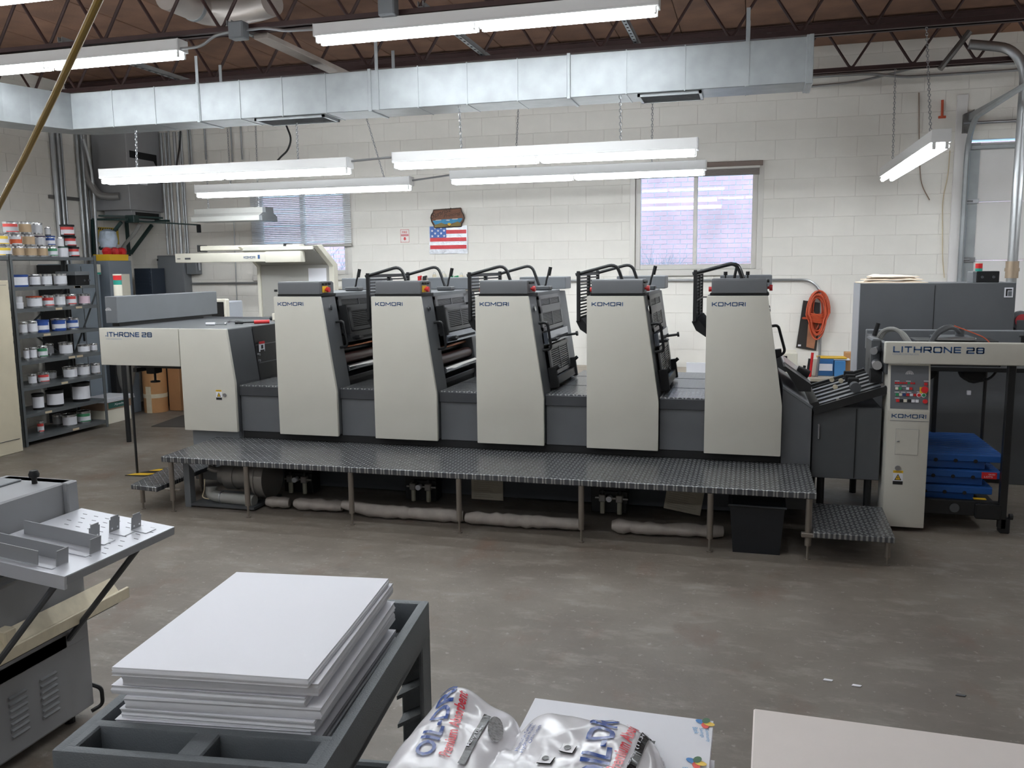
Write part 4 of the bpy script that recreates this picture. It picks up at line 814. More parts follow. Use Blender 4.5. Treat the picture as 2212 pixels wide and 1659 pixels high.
G().cyl((.34, 6.42, 1.0), (.42, 6.42, .965), .03, 12).out('chute_knob', m_matblack, dv)
# console pillar
pc = G().prism([(5.93, .03), (5.93, .80), (5.985, 1.10), (6.18, 1.10), (6.18, .03)], 'x', .878, 1.13, .006, 2).out('console_pillar', m_panel, dv)
m_face = mat('console_face', (104, 107, 112), .45)
PU = Vector((0, .055, .30)).normalized(); PN = Vector((0, -PU.z, PU.y))
def pf(x, s, o=0.): return Vector((x, 5.93, .80))+PU*s+PN*o
def pbox(g, x0, x1, s0, s1, o0, o1):
    P = [pf(x, s, o) for x in (x0, x1) for s, o in ((s0, o0), (s1, o0), (s1, o1), (s0, o1))]
    return g.raw(P, [(0, 1, 2, 3), (7, 6, 5, 4), (0, 4, 5, 1), (1, 5, 6, 2), (2, 6, 7, 3), (3, 7, 4, 0)])
kf = pbox(G(), .893, 1.118, .015, .295, 0, .002).out('control_face', m_face, dv, smooth=False)
emblem(pf(1.005, .238, .004), (1, 0, 0), PU, .024, dv)
X0 = .918
for k in range(8): pbox(G(), X0+k*.0155, X0+.012+k*.0155, .176, .187, .002, .005).out('lamp', m_green if k == 5 else m_red, kf, smooth=False)
def btn(x, s, m_, w=.0165): pbox(G(), x, x+w, s, s+w, .002, .008).out('button', m_, kf, smooth=False)
btn(1.092, .168, m_red, .019)
for x, m_ in ((.922, m_cream), (.942, m_green), (.986, m_white), (1.006, m_red)): btn(x, .138, m_)
for x, m_ in ((.924, m_green), (.945, m_cream), (.966, mat('button_blue', (38, 60, 120), .4)), (.988, m_red), (1.010, m_white), (1.030, m_red)): btn(x, .098, m_)
for x, m_ in ((.927, m_red), (.950, m_black), (.972, m_cream), (.996, m_black), (1.019, m_white), (1.042, m_white)): btn(x, .058, m_, .019)
pbox(G(), 1.066, 1.110, .118, .158, .002, .005).out('stop_plate', m_yellow, kf, smooth=False); a = pf(1.090, .140, .005); G().cyl(a, a+PN*.022, .011, 12).cyl(a+PN*.022, a+PN*.034, .021, 18).out('stop_button', m_red, kf)
for x, m_ in ((1.062, m_red), (1.090, m_green)): a = pf(x, .106, .002); G().cyl(a, a+PN*.003, .015, 16).out('button_ring', m_white, kf); G().cyl(a+PN*.003, a+PN*.010, .010, 14).out('round_button', m_, kf)
a = pf(1.098, .066, .002); G().cyl(a, a+PN*.014, .014, 16).out('round_button', m_red, kf)
g = G()
for x, s in ((.918, .192), (.985, .192), (1.09, .195), (.918, .160), (.96, .160), (.918, .12), (.955, .12), (.99, .12), (1.05, .125), (.92, .082)): pbox(g, x, x+.028, s, s+.004, .002, .003)
g.out('button_captions', m_white, kf, kind='stuff', smooth=False)
g = G(); g.strokes('KOMORI', (.904, 5.9288, .755), (1, 0, 0), (0, 0, .0265), .205); g.out('lettering', m_blue, dv, 'blue wide lettering', smooth=False, norm=False)
G().box(.895, 1.126, 5.9285, 5.931, .735, .738).out('pillar_seam', m_mid, dv, smooth=False)
hd = G().box(.935, 1.07, 5.927, 5.931, .515, .682, .001).out('hatch', m_panel, dv); G().box(.934, 1.071, 5.929, 5.9305, .5135, .6835).out('hatch_gap', m_mid, dv, smooth=False); G().box(.942, .958, 5.922, 5.928, .597, .606).out('hatch_catch', m_steel, hd, smooth=False)
G().cyl((.955, 5.932, .425), (.955, 5.922, .425), .017, 14).out('cover_lock', m_steel, dv); caution(dv, (.930, 5.93, .315), .06)
G().box(.845, 2.55, 5.925, 5.985, 1.105, 1.247, .012, 3).out('front_beam', m_panel, dv)
g = G(); g.strokes('LITHRONE', (.893, 5.9238, 1.180), (1, 0, 0), (0, 0, .040), .395); g.out('lettering', m_blue, dv, 'blue wide lettering', smooth=False, norm=False)
g = G(); g.strokes('28', (1.318, 5.9238, 1.178), (1, 0, 0), (0, 0, .040), .102); g.out('lettering', m_blue, dv, 'blue wide numerals', smooth=False, norm=False)
G().text('KOMORI CORPORATION', (.89, 5.924, 1.164), (.155, 0, 0), (0, 0, .011)).out('small_print', m_faint, dv, smooth=False, norm=False)
# frame behind the beam
G().box(.86, 2.55, 6.98, 7.04, 1.10, 1.25, .006).out('rear_beam', m_mid, dv); G().box(.862, .90, 5.99, 6.98, 1.03, 1.22, .004).out('end_beam', m_dkgrey, dv); G().box(2.0, 2.06, 5.99, 6.98, 1.16, 1.23, .004).out('cross_beam', m_dkgrey, dv)
G().box(.90, 2.0, 6.3, 6.9, 1.02, 1.05, .003).out('inner_tray', m_matblack, dv)
G().box(1.12, 1.65, 6.5, 6.8, 1.12, 1.21, .008).out('gear_case', m_black, dv); G().box(1.25, 1.50, 6.48, 6.74, 1.21, 1.235, .006).out('case_plate', m_steel, dv); G().cyl((1.42, 6.6, 1.235), (1.42, 6.6, 1.29), .03, 12).out('cable_gland', m_dkgrey, dv)
G().cyl((.80, 6.1, 1.17), (.88, 6.3, 1.17), .025, 12).cyl((.82, 6.05, 1.08), (.90, 6.9, 1.08), .03, 12).out('drive_shaft', m_steel, dv); G().box(.80, .862, 6.2, 6.5, .98, 1.24, .01).out('bearing_block', m_dkgrey, dv); G().cyl((.79, 6.15, 1.0), (.86, 6.15, 1.0), .05, 14).cyl((.80, 6.3, 1.05), (.86, 6.3, 1.05), .06, 14).out('gear_wheel', m_matblack, dv)
G().cyl((.852, 6.5, 1.24), (.875, 6.5, 1.33), .015, 10).out('lever_grip', m_matblack, dv); G().cyl((1.72, 6.25, 1.13), (1.72, 6.25, 1.26), .013, 10).cyl((1.72, 6.25, 1.26), (1.72, 6.25, 1.272), .026, 12).cyl((1.735, 6.25, 1.27), (1.735, 6.25, 1.34), .013, 10).out('crank', m_matblack, dv)
for k in range(3): G().tube([(.86+.01*k, 6.5, 1.18), (.90+.012*k, 6.48, 1.29), (.99+.014*k, 6.42, 1.30-.008*k), (1.08+.012*k, 6.35, 1.15)], .013, 8, .1).out('cable_hose', m_hose, dv)
for k in range(3): G().tube([(1.17, 6.4, 1.12), (1.22+.01*k, 6.42, 1.27), (1.33+.012*k, 6.5, 1.325-.008*k), (1.43, 6.6, 1.25)], .013, 8, .1).out('cable_hose', m_dkgrey, dv)
G().tube([(1.36, 6.5, 1.315), (1.47, 6.45, 1.27), (1.54, 6.4, 1.24), (1.60, 6.35, 1.14)], .004, 6, .06).out('wire', m_orange, dv)
G().cyl((1.20, 6.45, 1.0), (1.20, 6.6, 1.0), .06, 14).cyl((1.48, 6.4, 1.0), (1.48, 6.55, 1.0), .07, 14).box(1.1, 1.62, 6.38, 6.44, 1.03, 1.09, .006).out('suction_gear', m_matblack, dv)
G().tube([(1.40, 6.42, 1.02), (1.46, 6.40, .94), (1.58, 6.38, .96), (1.63, 6.36, 1.08)], .008, 8, .06).out('gear_hose', m_matblack, dv); G().box(1.435, 1.46, 6.36, 6.38, .855, .885, .002).out('small_tag', m_white, dv)
G().box(1.59, 1.635, 6.03, 6.075, .03, 1.10, .003).out('post', m_black, dv); G().box(1.60, 1.66, 6.03, 6.10, 0, .10, .006).cyl((1.655, 6.05, .11), (1.675, 6.05, .11), .02, 10).out('post_foot', m_black, dv)
G().box(1.33, 1.36, 6.9, 6.94, 0, 1.10).out('rear_post', m_black, dv, smooth=False); G().cyl((1.66, 6.85, .2), (1.66, 6.85, 1.1), .012, 8).out('chain_rod', m_black, dv)
G().box(1.13, 1.60, 6.05, 6.10, .10, .20, .006).box(1.45, 1.60, 6.02, 6.06, .09, .19, .006).out('lift_table', m_black, dv); G().box(1.13, 1.60, 6.10, 6.98, .12, .17, .004).out('lift_plate', m_matblack, dv); G().cyl((1.33, 6.045, .15), (1.33, 6.04, .15), .03, 16).out('lift_hub', m_dkgrey, dv)
# blue pallets on the lift
m_pal = mat('blue_pallet_plastic', (22, 78, 150), .45)
def pallet(z, dx, label, n=12):
    t = thing('plastic_pallet', label, 'pallet', (1.38+dx, 6.5, z), 'blue plastic pallets on the delivery lift')
    x0, x1 = 1.15+dx, 1.615+dx
    for k in range(n): y = 6.14+k*.066; G().box(x0, x1, y, y+.052, z+.085, z+.105, .003).out('deck_slat', m_pal, t)
    G().box(x0, x1, 6.135, 6.16, z+.055, z+.10, .004).out('edge_board', m_pal, t); G().box(x0, x1, 6.9, 6.925, z+.055, z+.10, .004).out('edge_board', m_pal, t)
    G().box(x0, x1, 6.16, 6.9, z+.062, z+.085).out('under_deck', m_pal, t, smooth=False)
    for y in (6.17, 6.48, 6.79): G().box(x0, x1-.10, y, y+.09, z, z+.062, .003).out('runner', m_pal, t)
    for k in range(3): G().cyl((x0+.06+k*.12, 6.134, z+.06), (x0+.06+k*.12, 6.15, z+.06), .013, 10).out('drain_hole', m_matblack, t)
    return t
pallet(.172, -.045, 'bottom blue pallet of the stack on the delivery lift'); p2_ = pallet(.28, .0, 'middle blue pallet carrying a red sticker'); pallet(.388, .01, 'top blue pallet of the stack under the delivery beam')
G().box(1.50, 1.59, 6.131, 6.134, .335, .378).out('sticker', m_red, p2_, smooth=False); G().text('SKID', (1.54, 6.1305, .36), (.04, 0, 0), (0, 0, .009)).text('LOTS', (1.515, 6.1305, .343), (.05, 0, 0), (0, 0, .011)).out('sticker_words', m_white, p2_, smooth=False, norm=False)
G().box(1.455, 1.53, 6.10, 6.135, .20, .204).out('yellow_tape', m_yellow, dv, smooth=False)
# grey dryer cabinet behind the delivery
bc = thing('grey_cabinet', 'large charcoal cabinet behind the delivery with cloths and signal lamp on top', 'cabinet', (1.4, 7.6, 0))
G().box(.85, 1.965, 7.40, 7.82, .12, 1.588, .004).out('body', m_grey, bc); G().box(.846, .851, 7.40, 7.82, .12, 1.586).out('side_panel', mat('pale_blue_grey', (178, 182, 190), .4), bc, smooth=False)
G().box(1.395, 1.399, 7.397, 7.401, .15, 1.57).out('door_seam', m_matblack, bc, smooth=False); G().box(.90, 1.95, 7.45, 7.8, 0, .12).out('plinth', m_matblack, bc, smooth=False)
for x in (1.12, 1.67): G().cyl((x, 7.40, 1.21), (x, 7.392, 1.21), .012, 10).out('latch', m_dkgrey, bc)
G().box(1.885, 1.945, 7.396, 7.40, 1.475, 1.55).out('badge', m_white, bc, smooth=False); G().box(1.895, 1.906, 7.394, 7.397, 1.485, 1.54).box(1.895, 1.936, 7.394, 7.397, 1.529, 1.54).out('badge_mark', m_black, bc, smooth=False); G().box(1.911, 1.936, 7.394, 7.397, 1.485, 1.522).out('badge_mark', m_mid, bc, smooth=False)
G().box(1.99, 2.9, 7.42, 7.9, .0, 1.30, .005).out('side_cabinet', m_dkgrey, None, 'darker cabinet cut off at the right edge of the photo', 'cabinet', at=(2.4, 7.6, 0))
bl_ = thing('alarm_bell', 'red-faced round bell with grey rim at the right edge', 'bell', (2.1, 7.44, 1.30)); qb = PY(2208, 693, 7.44)
G().cyl((qb.x, 7.50, qb.z), (qb.x, 7.44, qb.z), .075, 24).out('rim', m_mid, bl_); G().cyl((qb.x, 7.45, qb.z), (qb.x, 7.425, qb.z), .052, 24).out('face', mat('dusty_red', (176, 60, 66), .35), bl_); G().box(qb.x-.03, qb.x+.03, 7.46, 7.52, 1.30, qb.z-.06).out('mount', m_mid, bl_, smooth=False)
# folded cloths: rumpled layers
def cloth(x0, x1, y0, y1, z0, h, label, seed):
    rnd = random.Random(seed); n, mm = 22, 10; vs = []; ph = [rnd.uniform(0, 6) for _ in range(6)]
    for j in range(mm):
        for i in range(n):
            u, v = i/(n-1), j/(mm-1); e = min(1, 6*min(u, 1-u))*min(1, 4*min(v, 1-v))
            vs.append((x0+(x1-x0)*u+.012*math.sin(7*v+ph[0]), y0+(y1-y0)*v+.008*math.sin(9*u+ph[1]), z0+h*(.35+.65*e)*(.8+.25*math.sin(5*u+ph[2])*math.cos(4*v+ph[3])+.12*math.sin(13*u+ph[4]))))
    k = len(vs); vs += [(a, b, z0) for a, b, c in vs]; fs = []
    for j in range(mm-1):
        for i in range(n-1): a = j*n+i; fs += [(a, a+1, a+n+1, a+n), (k+a+n, k+a+n+1, k+a+1, k+a)]
    for i in range(n-1): fs += [(i, k+i, k+i+1, i+1), ((mm-1)*n+i+1, (mm-1)*n+i+1+k, (mm-1)*n+i+k, (mm-1)*n+i)]
    for j in range(mm-1): fs += [(j*n+n, j*n+n+k, j*n+k, j*n), (j*n+n-1, j*n+n-1+k, j*n+2*n-1+k, j*n+2*n-1)]
    G().raw(vs, fs).out('folded_cloth', mat('cream_cotton', (240, 224, 204), .9, 0, .04, 12), None, label, 'cloth', 'cream cloths piled on the charcoal cabinet', at=((x0+x1)/2, (y0+y1)/2, z0))
cloth(.84, 1.34, 7.43, 7.76, 1.589, .022, 'lowest cream cloth of the pile on the charcoal cabinet', 3); cloth(.90, 1.33, 7.45, 7.75, 1.611, .022, 'middle cream cloth of the pile on the charcoal cabinet', 5); cloth(.93, 1.28, 7.46, 7.74, 1.632, .026, 'top cream cloth of the pile on the charcoal cabinet', 8)
sb = thing('signal_box', 'black box carrying a red and green signal lamp on the charcoal cabinet', 'signal lamp', (1.78, 7.55, 1.588))
G().box(1.70, 1.86, 7.46, 7.64, 1.588, 1.675, .004).out('box', m_black, sb); G().box(1.672, 1.70, 7.46, 7.64, 1.588, 1.672, .003).out('end_plate', m_mid, sb)
for x in (1.74, 1.82): G().cyl((x, 7.46, 1.63), (x, 7.452, 1.63), .010, 12).out('screw_cap', m_dkgrey, sb)
for z0, z1, m_, nm in ((1.675, 1.697, m_teal, 'green_lens'), (1.697, 1.735, m_red, 'red_lens'), (1.735, 1.742, m_cream, 'cap')): G().cyl((1.735, 7.56, z0), (1.735, 7.56, z1), .026, 18).out(nm, m_, sb)
# ================================================================== back wall fittings
YW = YB-.004
po = thing('wall_poster', 'tall dark poster hanging crooked under the orange cord', 'poster', (.62, YW, .83))
G().raw([(.553, YW-.012, 1.36), (.745, YW-.012, 1.33), (.70, YW-.012, .82), (.495, YW-.012, .85), (.553, YW-.008, 1.36), (.745, YW-.008, 1.33), (.70, YW-.008, .82), (.495, YW-.008, .85)], [(0, 1, 2, 3), (7, 6, 5, 4), (0, 4, 5, 1), (1, 5, 6, 2), (2, 6, 7, 3), (3, 7, 4, 0)]).out('sheet', mat('poster_dark', (52, 48, 46), .45, 0, .2, 6), po, smooth=False)
G().prism([(.60, .86), (.68, .84), (.70, 1.0), (.72, 1.15), (.66, 1.25), (.61, 1.1)], 'y', YW-.0135, YW-.0125).out('warm_patch', mat('poster_warm', (176, 122, 92), .5, 0, .2, 9), po, smooth=False); G().box(.515, .545, YW-.0135, YW-.0125, .865, .885).out('corner_mark', m_white, po, smooth=False)
co = thing('extension_cord', 'coiled orange extension cord hanging on the back wall', 'cord', (.68, YB-.06, .9))
rnd = random.Random(4)
for k in range(11):
    w, h, cx_, cz = rnd.uniform(.055, .115), rnd.uniform(.18, .27), .69+rnd.uniform(-.02, .025), 1.21+rnd.uniform(-.02, .03); y_ = YB-.03-k*.008
    G().tube([(cx_+w*math.sin(t)*(1-.25*(math.cos(t) < -.2)), y_+.008*math.sin(3*t+k), cz+h*math.cos(t)) for t in [j*2*math.pi/24 for j in range(24)]], .0075, 6, closed=True).out('loop', m_orange, co)
for k in range(6):
    z_ = 1.13+k*.017; G().tube([(.70+.085*math.cos(t)-.006*k, YB-.055+.055*math.sin(t), z_+.006*math.sin(2*t)) for t in [j*2*math.pi/18 for j in range(18)]], .0078, 6, closed=True).out('wrap', m_orange, co)
G().tube([(.64, YB-.08, 1.17), (.56, YB-.08, 1.18), (.545, YB-.075, 1.17), (.64, YB-.07, 1.16)], .007, 6, .03).out('free_end', m_orange, co); G().cyl((.69, YB, 1.46), (.69, YB-.1, 1.465), .006, 6).out('hook', m_steel, co)
fl = thing('flag', 'foil-like flag with stars and stripes pinned to the back wall', 'flag', (-3.47, YW, 1.93))
FX0, FX1, FZ0, FZ1 = -3.69, -3.235, 1.925, 2.235
G().box(FX0-.012, FX1+.012, YW-.010, YW-.006, FZ0-.012, FZ1+.004).out('backing', mat('silver_foil', (206, 208, 214), .3, .3, .12, 22, .5, 40), fl, smooth=False)
sh = (FZ1-FZ0)/7
for k in range(7):
    if k % 2 == 1: G().box(FX0 if k < 4 else FX0, FX1, YW-.0125, YW-.010, FZ0+k*sh, FZ0+(k+1)*sh).out('red_stripe', mat('flag_red', (214, 48, 60), .4, 0, .06, 14, .3, 40), fl, smooth=False)
G().box(FX0, FX0+.205, YW-.015, YW-.0125, FZ0+4*sh, FZ1).out('canton', mat('flag_blue', (44, 92, 170), .4, 0, .1, 14), fl, smooth=False)
for r_ in range(4):
    for c_ in range(3 if r_ % 2 == 0 else 2):
        sx, sz, rr = FX0+.03+c_*.075+(.037 if r_ % 2 else 0), FZ0+4*sh+.02+r_*.031, .018
        P = [(sx+(rr if j % 2 == 0 else rr*.42)*math.sin(j*math.pi/5), YW-.0158, sz+(rr if j % 2 == 0 else rr*.42)*math.cos(j*math.pi/5)) for j in range(10)]
        G().raw(P+[(sx, YW-.0158, sz)], [(j, (j+1) % 10, 10) for j in range(10)]).out('star', m_white, fl, smooth=False, norm=False)
sn = thing('wooden_sign', 'brown carved wooden sign with a painted sunrise scene above the flag', 'sign', (-3.47, YW, 2.22))
def spx(u, v): p = PY(u, v, YB-.03); return (p.x, p.z)
def zz(a, b): return (840+a/11.06, 440+b/11.06)
OUT = [spx(*zz(a, b)) for a, b in ((1060, 150), (1400, 125), (1720, 100), (1740, 180), (1785, 260), (1805, 340), (1780, 420), (1740, 480), (1735, 545), (1400, 560), (1090, 580), (1070, 520), (1020, 430), (998, 340), (1010, 270), (1050, 210))]
G().prism(OUT, 'y', YB-.03, YB-.006).out('board', mat('carved_brown_wood', (122, 82, 62), .6, 0, .15, 14, .3, 50, .5, 0, (1, 1, 6)), sn)
cxo = sum(p[0] for p in OUT)/16; czo = sum(p[1] for p in OUT)/16
G().tube([(cxo+(p[0]-cxo)*.985, YB-.03, czo+(p[1]-czo)*.98) for p in OUT], .007, 6, closed=True).out('dark_edge', mat('dark_wood_edge', (62, 46, 38), .5), sn)
def spr(name, pts, m_, d): G().prism([spx(*zz(a, b)) for a, b in pts], 'y', YB-.0335-d, YB-.031).out(name, m_, sn, smooth=False)
spr('painted_sky', [(1045, 410), (1250, 380), (1760, 345), (1745, 400), (1700, 450), (1640, 430), (1480, 480), (1340, 490), (1250, 460), (1110, 505)], mat('painted_blue', (48, 138, 182), .5, 0, .15, 20), 0)
spr('painted_hill', [(1085, 520), (1250, 455), (1390, 510), (1430, 560), (1090, 572)], mat('painted_olive', (134, 116, 62), .6), .001); spr('painted_hill', [(1470, 520), (1640, 425), (1720, 470), (1725, 530), (1470, 550)], mat('painted_olive', (134, 116, 62), .6), .001)
spr('painted_cloud', [(1110, 405), (1130, 388), (1255, 380), (1245, 398)], m_cream, .0015); spr('painted_cloud', [(1505, 375), (1530, 360), (1655, 352), (1640, 372)], m_cream, .0015); spr('painted_cloud', [(1360, 400), (1390, 385), (1465, 388), (1440, 405)], m_cream, .0015)
spr('painted_sun', [(1400, 490), (1420, 465), (1450, 460), (1490, 480), (1480, 505), (1445, 530), (1425, 515)], m_yellow, .002)
a, b = Vector((*spx(*zz(1020, 370)), 0)), Vector((*spx(*zz(1500, 200)), 0)); c = Vector((*spx(*zz(1010, 215)), 0))
m_carve = mat('carved_letter', (66, 48, 40), .6)
G().text('Sunrise', (a.x, YB-.0325, a.y), (b.x-a.x, 0, b.y-a.y+.012), (0, 0, .062)).out('carved_word', m_carve, sn, smooth=False, norm=False)
a, b = spx(*zz(1310, 365)), spx(*zz(1715, 275)); G().text('Printing', (a[0], YB-.0325, a[1]), (b[0]-a[0], 0, b[1]-a[1]), (0, 0, .048)).out('carved_word', m_carve, sn, smooth=False, norm=False)
fs_ = thing('fire_sign', 'small red and white fire extinguisher sign on the back wall', 'sign', (-4.015, YW, 2.055))
G().box(-4.072, -3.958, YW-.006, YW-.002, 2.053, 2.212).out('plate', mat('sign_white', (232, 226, 222), .5), fs_, smooth=False)
g = G()
for k in range(7):
    for z_ in (2.055, 2.203): g.prism([(-4.07+k*.016, z_), (-4.062+k*.016, z_), (-4.056+k*.016, z_+.008), (-4.064+k*.016, z_+.008)], 'y', YW-.0072, YW-.006)
for k in range(10):
    for x_ in (-4.071, -3.966): g.prism([(x_, 2.058+k*.0148), (x_+.008, 2.063+k*.0148), (x_+.008, 2.069+k*.0148), (x_, 2.064+k*.0148)], 'y', YW-.0072, YW-.006)
m_sr = mat('sign_red', (206, 92, 92), .5); g.out('striped_border', m_sr, fs_, kind='stuff', smooth=False)
G().text('FIRE', (-4.048, YW-.0072, 2.163), (.066, 0, 0), (0, 0, .026)).out('sign_word', m_sr, fs_, smooth=False, norm=False); G().box(-4.062, -3.968, YW-.0072, YW-.006, 2.131, 2.152).out('red_band', m_sr, fs_, smooth=False)
G().text('EXTINGUISHER', (-4.056, YW-.0078, 2.137), (.082, 0, 0), (0, 0, .009)).out('sign_word', m_white, fs_, smooth=False, norm=False)
G().prism([(-4.015, 2.078), (-3.993, 2.100), (-4.004, 2.100), (-4.004, 2.118), (-4.026, 2.118), (-4.026, 2.100), (-4.037, 2.100)], 'y', YW-.0075, YW-.006).out('arrow', m_red, fs_, smooth=False)
ep = thing('electric_panel', 'tall grey electrical cabinet under the conduits on the back wall', 'electrical panel', (-7.2, YB-.1, 1.0))
G().box(-7.40, -7.01, YB-.16, YB-.002, .95, 1.945, .005).out('box', m_mid, ep); G().box(-7.385, -7.025, YB-.168, YB-.16, .97, 1.93, .003).out('door', m_mid, ep); G().box(-7.39, -7.375, YB-.178, YB-.168, 1.88, 1.90).out('catch', m_black, ep, smooth=False)
e2 = thing('switch_box', 'small grey switch box beside the electrical cabinet', 'switch', (-6.92, YB-.07, 1.72)); G().box(-7.0, -6.85, YB-.12, YB-.002, 1.70, 1.87, .005).out('box', m_mid, e2); G().box(-6.845, -6.83, YB-.09, YB-.05, 1.75, 1.85, .004).out('switch_arm', m_steel, e2)
bar('conduit', 'thin vertical conduit down the back wall left of the control desk', 'conduit', [(PY(505, 480, YB-.02).x, YB-.02, 2.35), (PY(512, 690, YB-.02).x, YB-.02, .6)], .006, m_pipe, 0)
# parts cabinet, bottles, board against the back wall seen between the towers
wb_ = thing('work_bench', 'low bench along the back wall behind the press', 'bench', (-.6, 9.3, 0)); G().box(-2.4, 1.0, 8.95, 9.70, .585, .62, .004).out('top', mat('bench_tan', (170, 160, 146), .6, 0, .1, 5), wb_); G().box(-2.35, .95, 9.0, 9.66, .0, .585).out('cupboard', m_dkgrey, wb_, smooth=False)
G().box(-1.62, -1.25, 9.15, 9.6, .621, 1.14, .006).out('grey_machine', m_dkgrey, None, 'dark grey unit on the bench between the middle towers', 'machine', at=(-1.44, 9.4, .621)); G().box(-1.66, -1.2, 9.1, 9.62, 1.14, 1.19, .006).out('machine_lid', m_alu, None, 'pale tray lying on the dark grey bench unit', 'tray', at=(-1.43, 9.4, 1.14))
G().box(-.62, -.38, 9.05, 9.1, .621, .74, .0).out('white_card', m_white, None, 'white card standing on the bench left of the last tower', 'card', at=(-.5, 9.07, .621))
hp_ = PY(1211, 630, YB-.03); G().prism([(hp_.x-.03, hp_.z-.02), (hp_.x+.035, hp_.z-.03), (hp_.x+.02, hp_.z-.20), (hp_.x-.03, hp_.z-.22)], 'y', YB-.03, YB-.012).cyl((hp_.x-.03, YB-.02, hp_.z-.02), (hp_.x-.055, YB-.02, hp_.z+.06), .006, 6).out('hand_brush', mat('tan_brush', (206, 182, 140), .7), None, 'tan brush hanging on the wall between the third and fourth towers', 'brush', at=tuple(hp_))
mw = thing('microwave', 'white microwave on the bench beside the last tower', 'microwave', (.35, 9.3, .621)); qa, qb2 = PY(1675, 762, 9.1), PY(1722, 800, 9.1)
G().box(qb2.x-.42, qb2.x, 9.1, 9.45, .621, qa.z, .008).out('case', m_cream, mw); G().box(qb2.x-.40, qb2.x-.10, 9.092, 9.10, .66, qa.z-.03, .004).out('door', m_matblack, mw)
# clutter on the bench right of the last tower
def carton(label, u0, v0, u1, v1, y, m_, d=.12, zb=None, name='carton', cat='box'):
    a, b = PY(u0, v0, y), PY(u1, v1, y); z0 = b.z if zb is None else zb
    t = thing(name, label, cat, ((a.x+b.x)/2, y+d/2, z0)); G().box(a.x, b.x, y, y+d, z0, a.z, .003).out('box', m_, t); return t, a, b
m_bc = mat('blue_carton', (44, 96, 148), .6)
t_, a, b = carton('large dark blue carton on the bench', 1768, 775, 1800, 806, 9.15, m_bc, .18, .621); G().box(a.x+.01, b.x-.01, 9.147, 9.15, a.z-.12, a.z-.05).out('label', m_white, t_, smooth=False)
carton('small blue carton on the bench beside the large one', 1803, 780, 1826, 805, 9.12, mat('light_blue_carton', (70, 130, 186), .6), .12, .621); carton('small white carton with printed front on the bench', 1756, 775, 1767, 806, 9.12, m_cream, .1, .621); carton('brown carton at the right end of the bench', 1826, 762, 1846, 800, 9.25, m_kraft, .15, .621)
q = PY(1797, 770, 9.2); G().box(q.x-.14, q.x+.14, 9.15, 9.35, q.z-.018, q.z-.008, .003).out('paper_packet', m_yellow, None, 'yellow packet lying on the blue cartons', 'packet', at=(q.x, 9.25, q.z-.018)); G().box(q.x-.12, q.x+.17, 9.16, 9.34, q.z-.034, q.z-.020, .003).out('paper_packet', m_white, None, 'white papers under the yellow packet', 'papers', at=(q.x, 9.25, q.z-.034))
for i, (u, v0, v1, m_, lb) in enumerate(((1734, 790, 815, m_matblack, 'black tool handle standing among the bench clutter'), (1745, 775, 818, m_matblack, 'second black tool handle leaning on the bench'), (1751, 762, 790, m_red, 'red tool handle on the bench'), (1765, 770, 782, m_steel, 'round silver tape dispenser on the bench'))):
    a = PY(u, v0, 9.05); G().cyl((a.x, 9.05, .621), (a.x+.02, 9.07, a.z), .014, 10).out('tool_handle', m_, None, lb, 'tool', 'tools on the bench', at=(a.x, 9.05, .621))
for i, (u, v) in enumerate(((938, 592), (958, 590), (975, 594), (996, 593))): 
    q = PY(u, v, YB-.05); t = thing('padlock', 'small padlock-like fitting hanging above the far tower boxes, '+ORDN[i]+' from the left', 'padlock', (q.x, YB-.05, q.z-.05), 'row of hanging fittings'); G().box(q.x-.02, q.x+.02, YB-.06, YB-.03, q.z-.05, q.z-.005, .006).out('body', [m_wood, m_cream, m_green, m_wood][i], t); G().tube([(q.x-.014, YB-.045, q.z-.01), (q.x-.012, YB-.045, q.z+.02), (q.x+.012, YB-.045, q.z+.02), (q.x+.014, YB-.045, q.z-.01)], .003, 6, .012).out('shackle', m_steel, t)
for u, m_, lb in ((906, m_red, 'red tool'), (917, m_black, 'black clamp'), (985, m_green, 'green knob'), (1015, m_green, 'second green knob')):
    q = PY(u, 597, YB-.06); G().cyl((q.x, YB-.06, q.z-.06), (q.x, YB-.06, q.z), .022, 10).cyl((q.x-.02, YB-.06, q.z-.01), (q.x+.03, YB-.06, q.z), .012, 8).out('hung_tool', m_, None, lb+' hanging on the wall behind the towers', 'tool', 'tools hung behind the towers', at=(q.x, YB-.06, q.z-.06))
G().box(-5.0, -2.9, YB-.07, YB-.005, 1.50, 1.53, .003).out('wall_shelf', m_cream, None, 'narrow pale ledge along the wall behind the towers', 'shelf', at=(-4, YB-.03, 1.50))
# ================================================================== control desk behind the press
cd = thing('control_desk', 'cream press control desk with long overhanging lamp bar', 'control desk', (-4.9, 8.6, 0))
m_desk = mat('desk_cream', (214, 210, 196), .45); m_dgrey = mat('desk_grey', (168, 166, 160), .5)
G().box(-5.36, -4.50, 8.72, 8.76, .75, 1.80, .003).out('back_panel', m_dgrey, cd)
G().prism([(8.72, 1.80), (8.76, 1.80), (8.42, 2.0), (8.36, 1.96)], 'x', -5.36, -4.50).out('canopy_underside', m_dgrey, cd)
sideprof = [(8.52, 0), (8.80, 0), (8.80, 1.80), (8.45, 2.01), (8.34, 2.0), (8.70, 1.78), (8.70, .9), (8.52, .8)]
G().prism(sideprof, 'x', -4.50, -4.44, .003).out('side_panel', m_desk, cd); G().prism(sideprof, 'x', -5.40, -5.36, .003).out('side_panel', m_desk, cd)
G().box(-5.40, -4.44, 8.15, 8.72, .72, .78, .006).out('desk_top', m_desk, cd); G().box(-5.35, -4.5, 8.3, 8.7, 0, .72).out('desk_base', m_dgrey, cd, smooth=False)
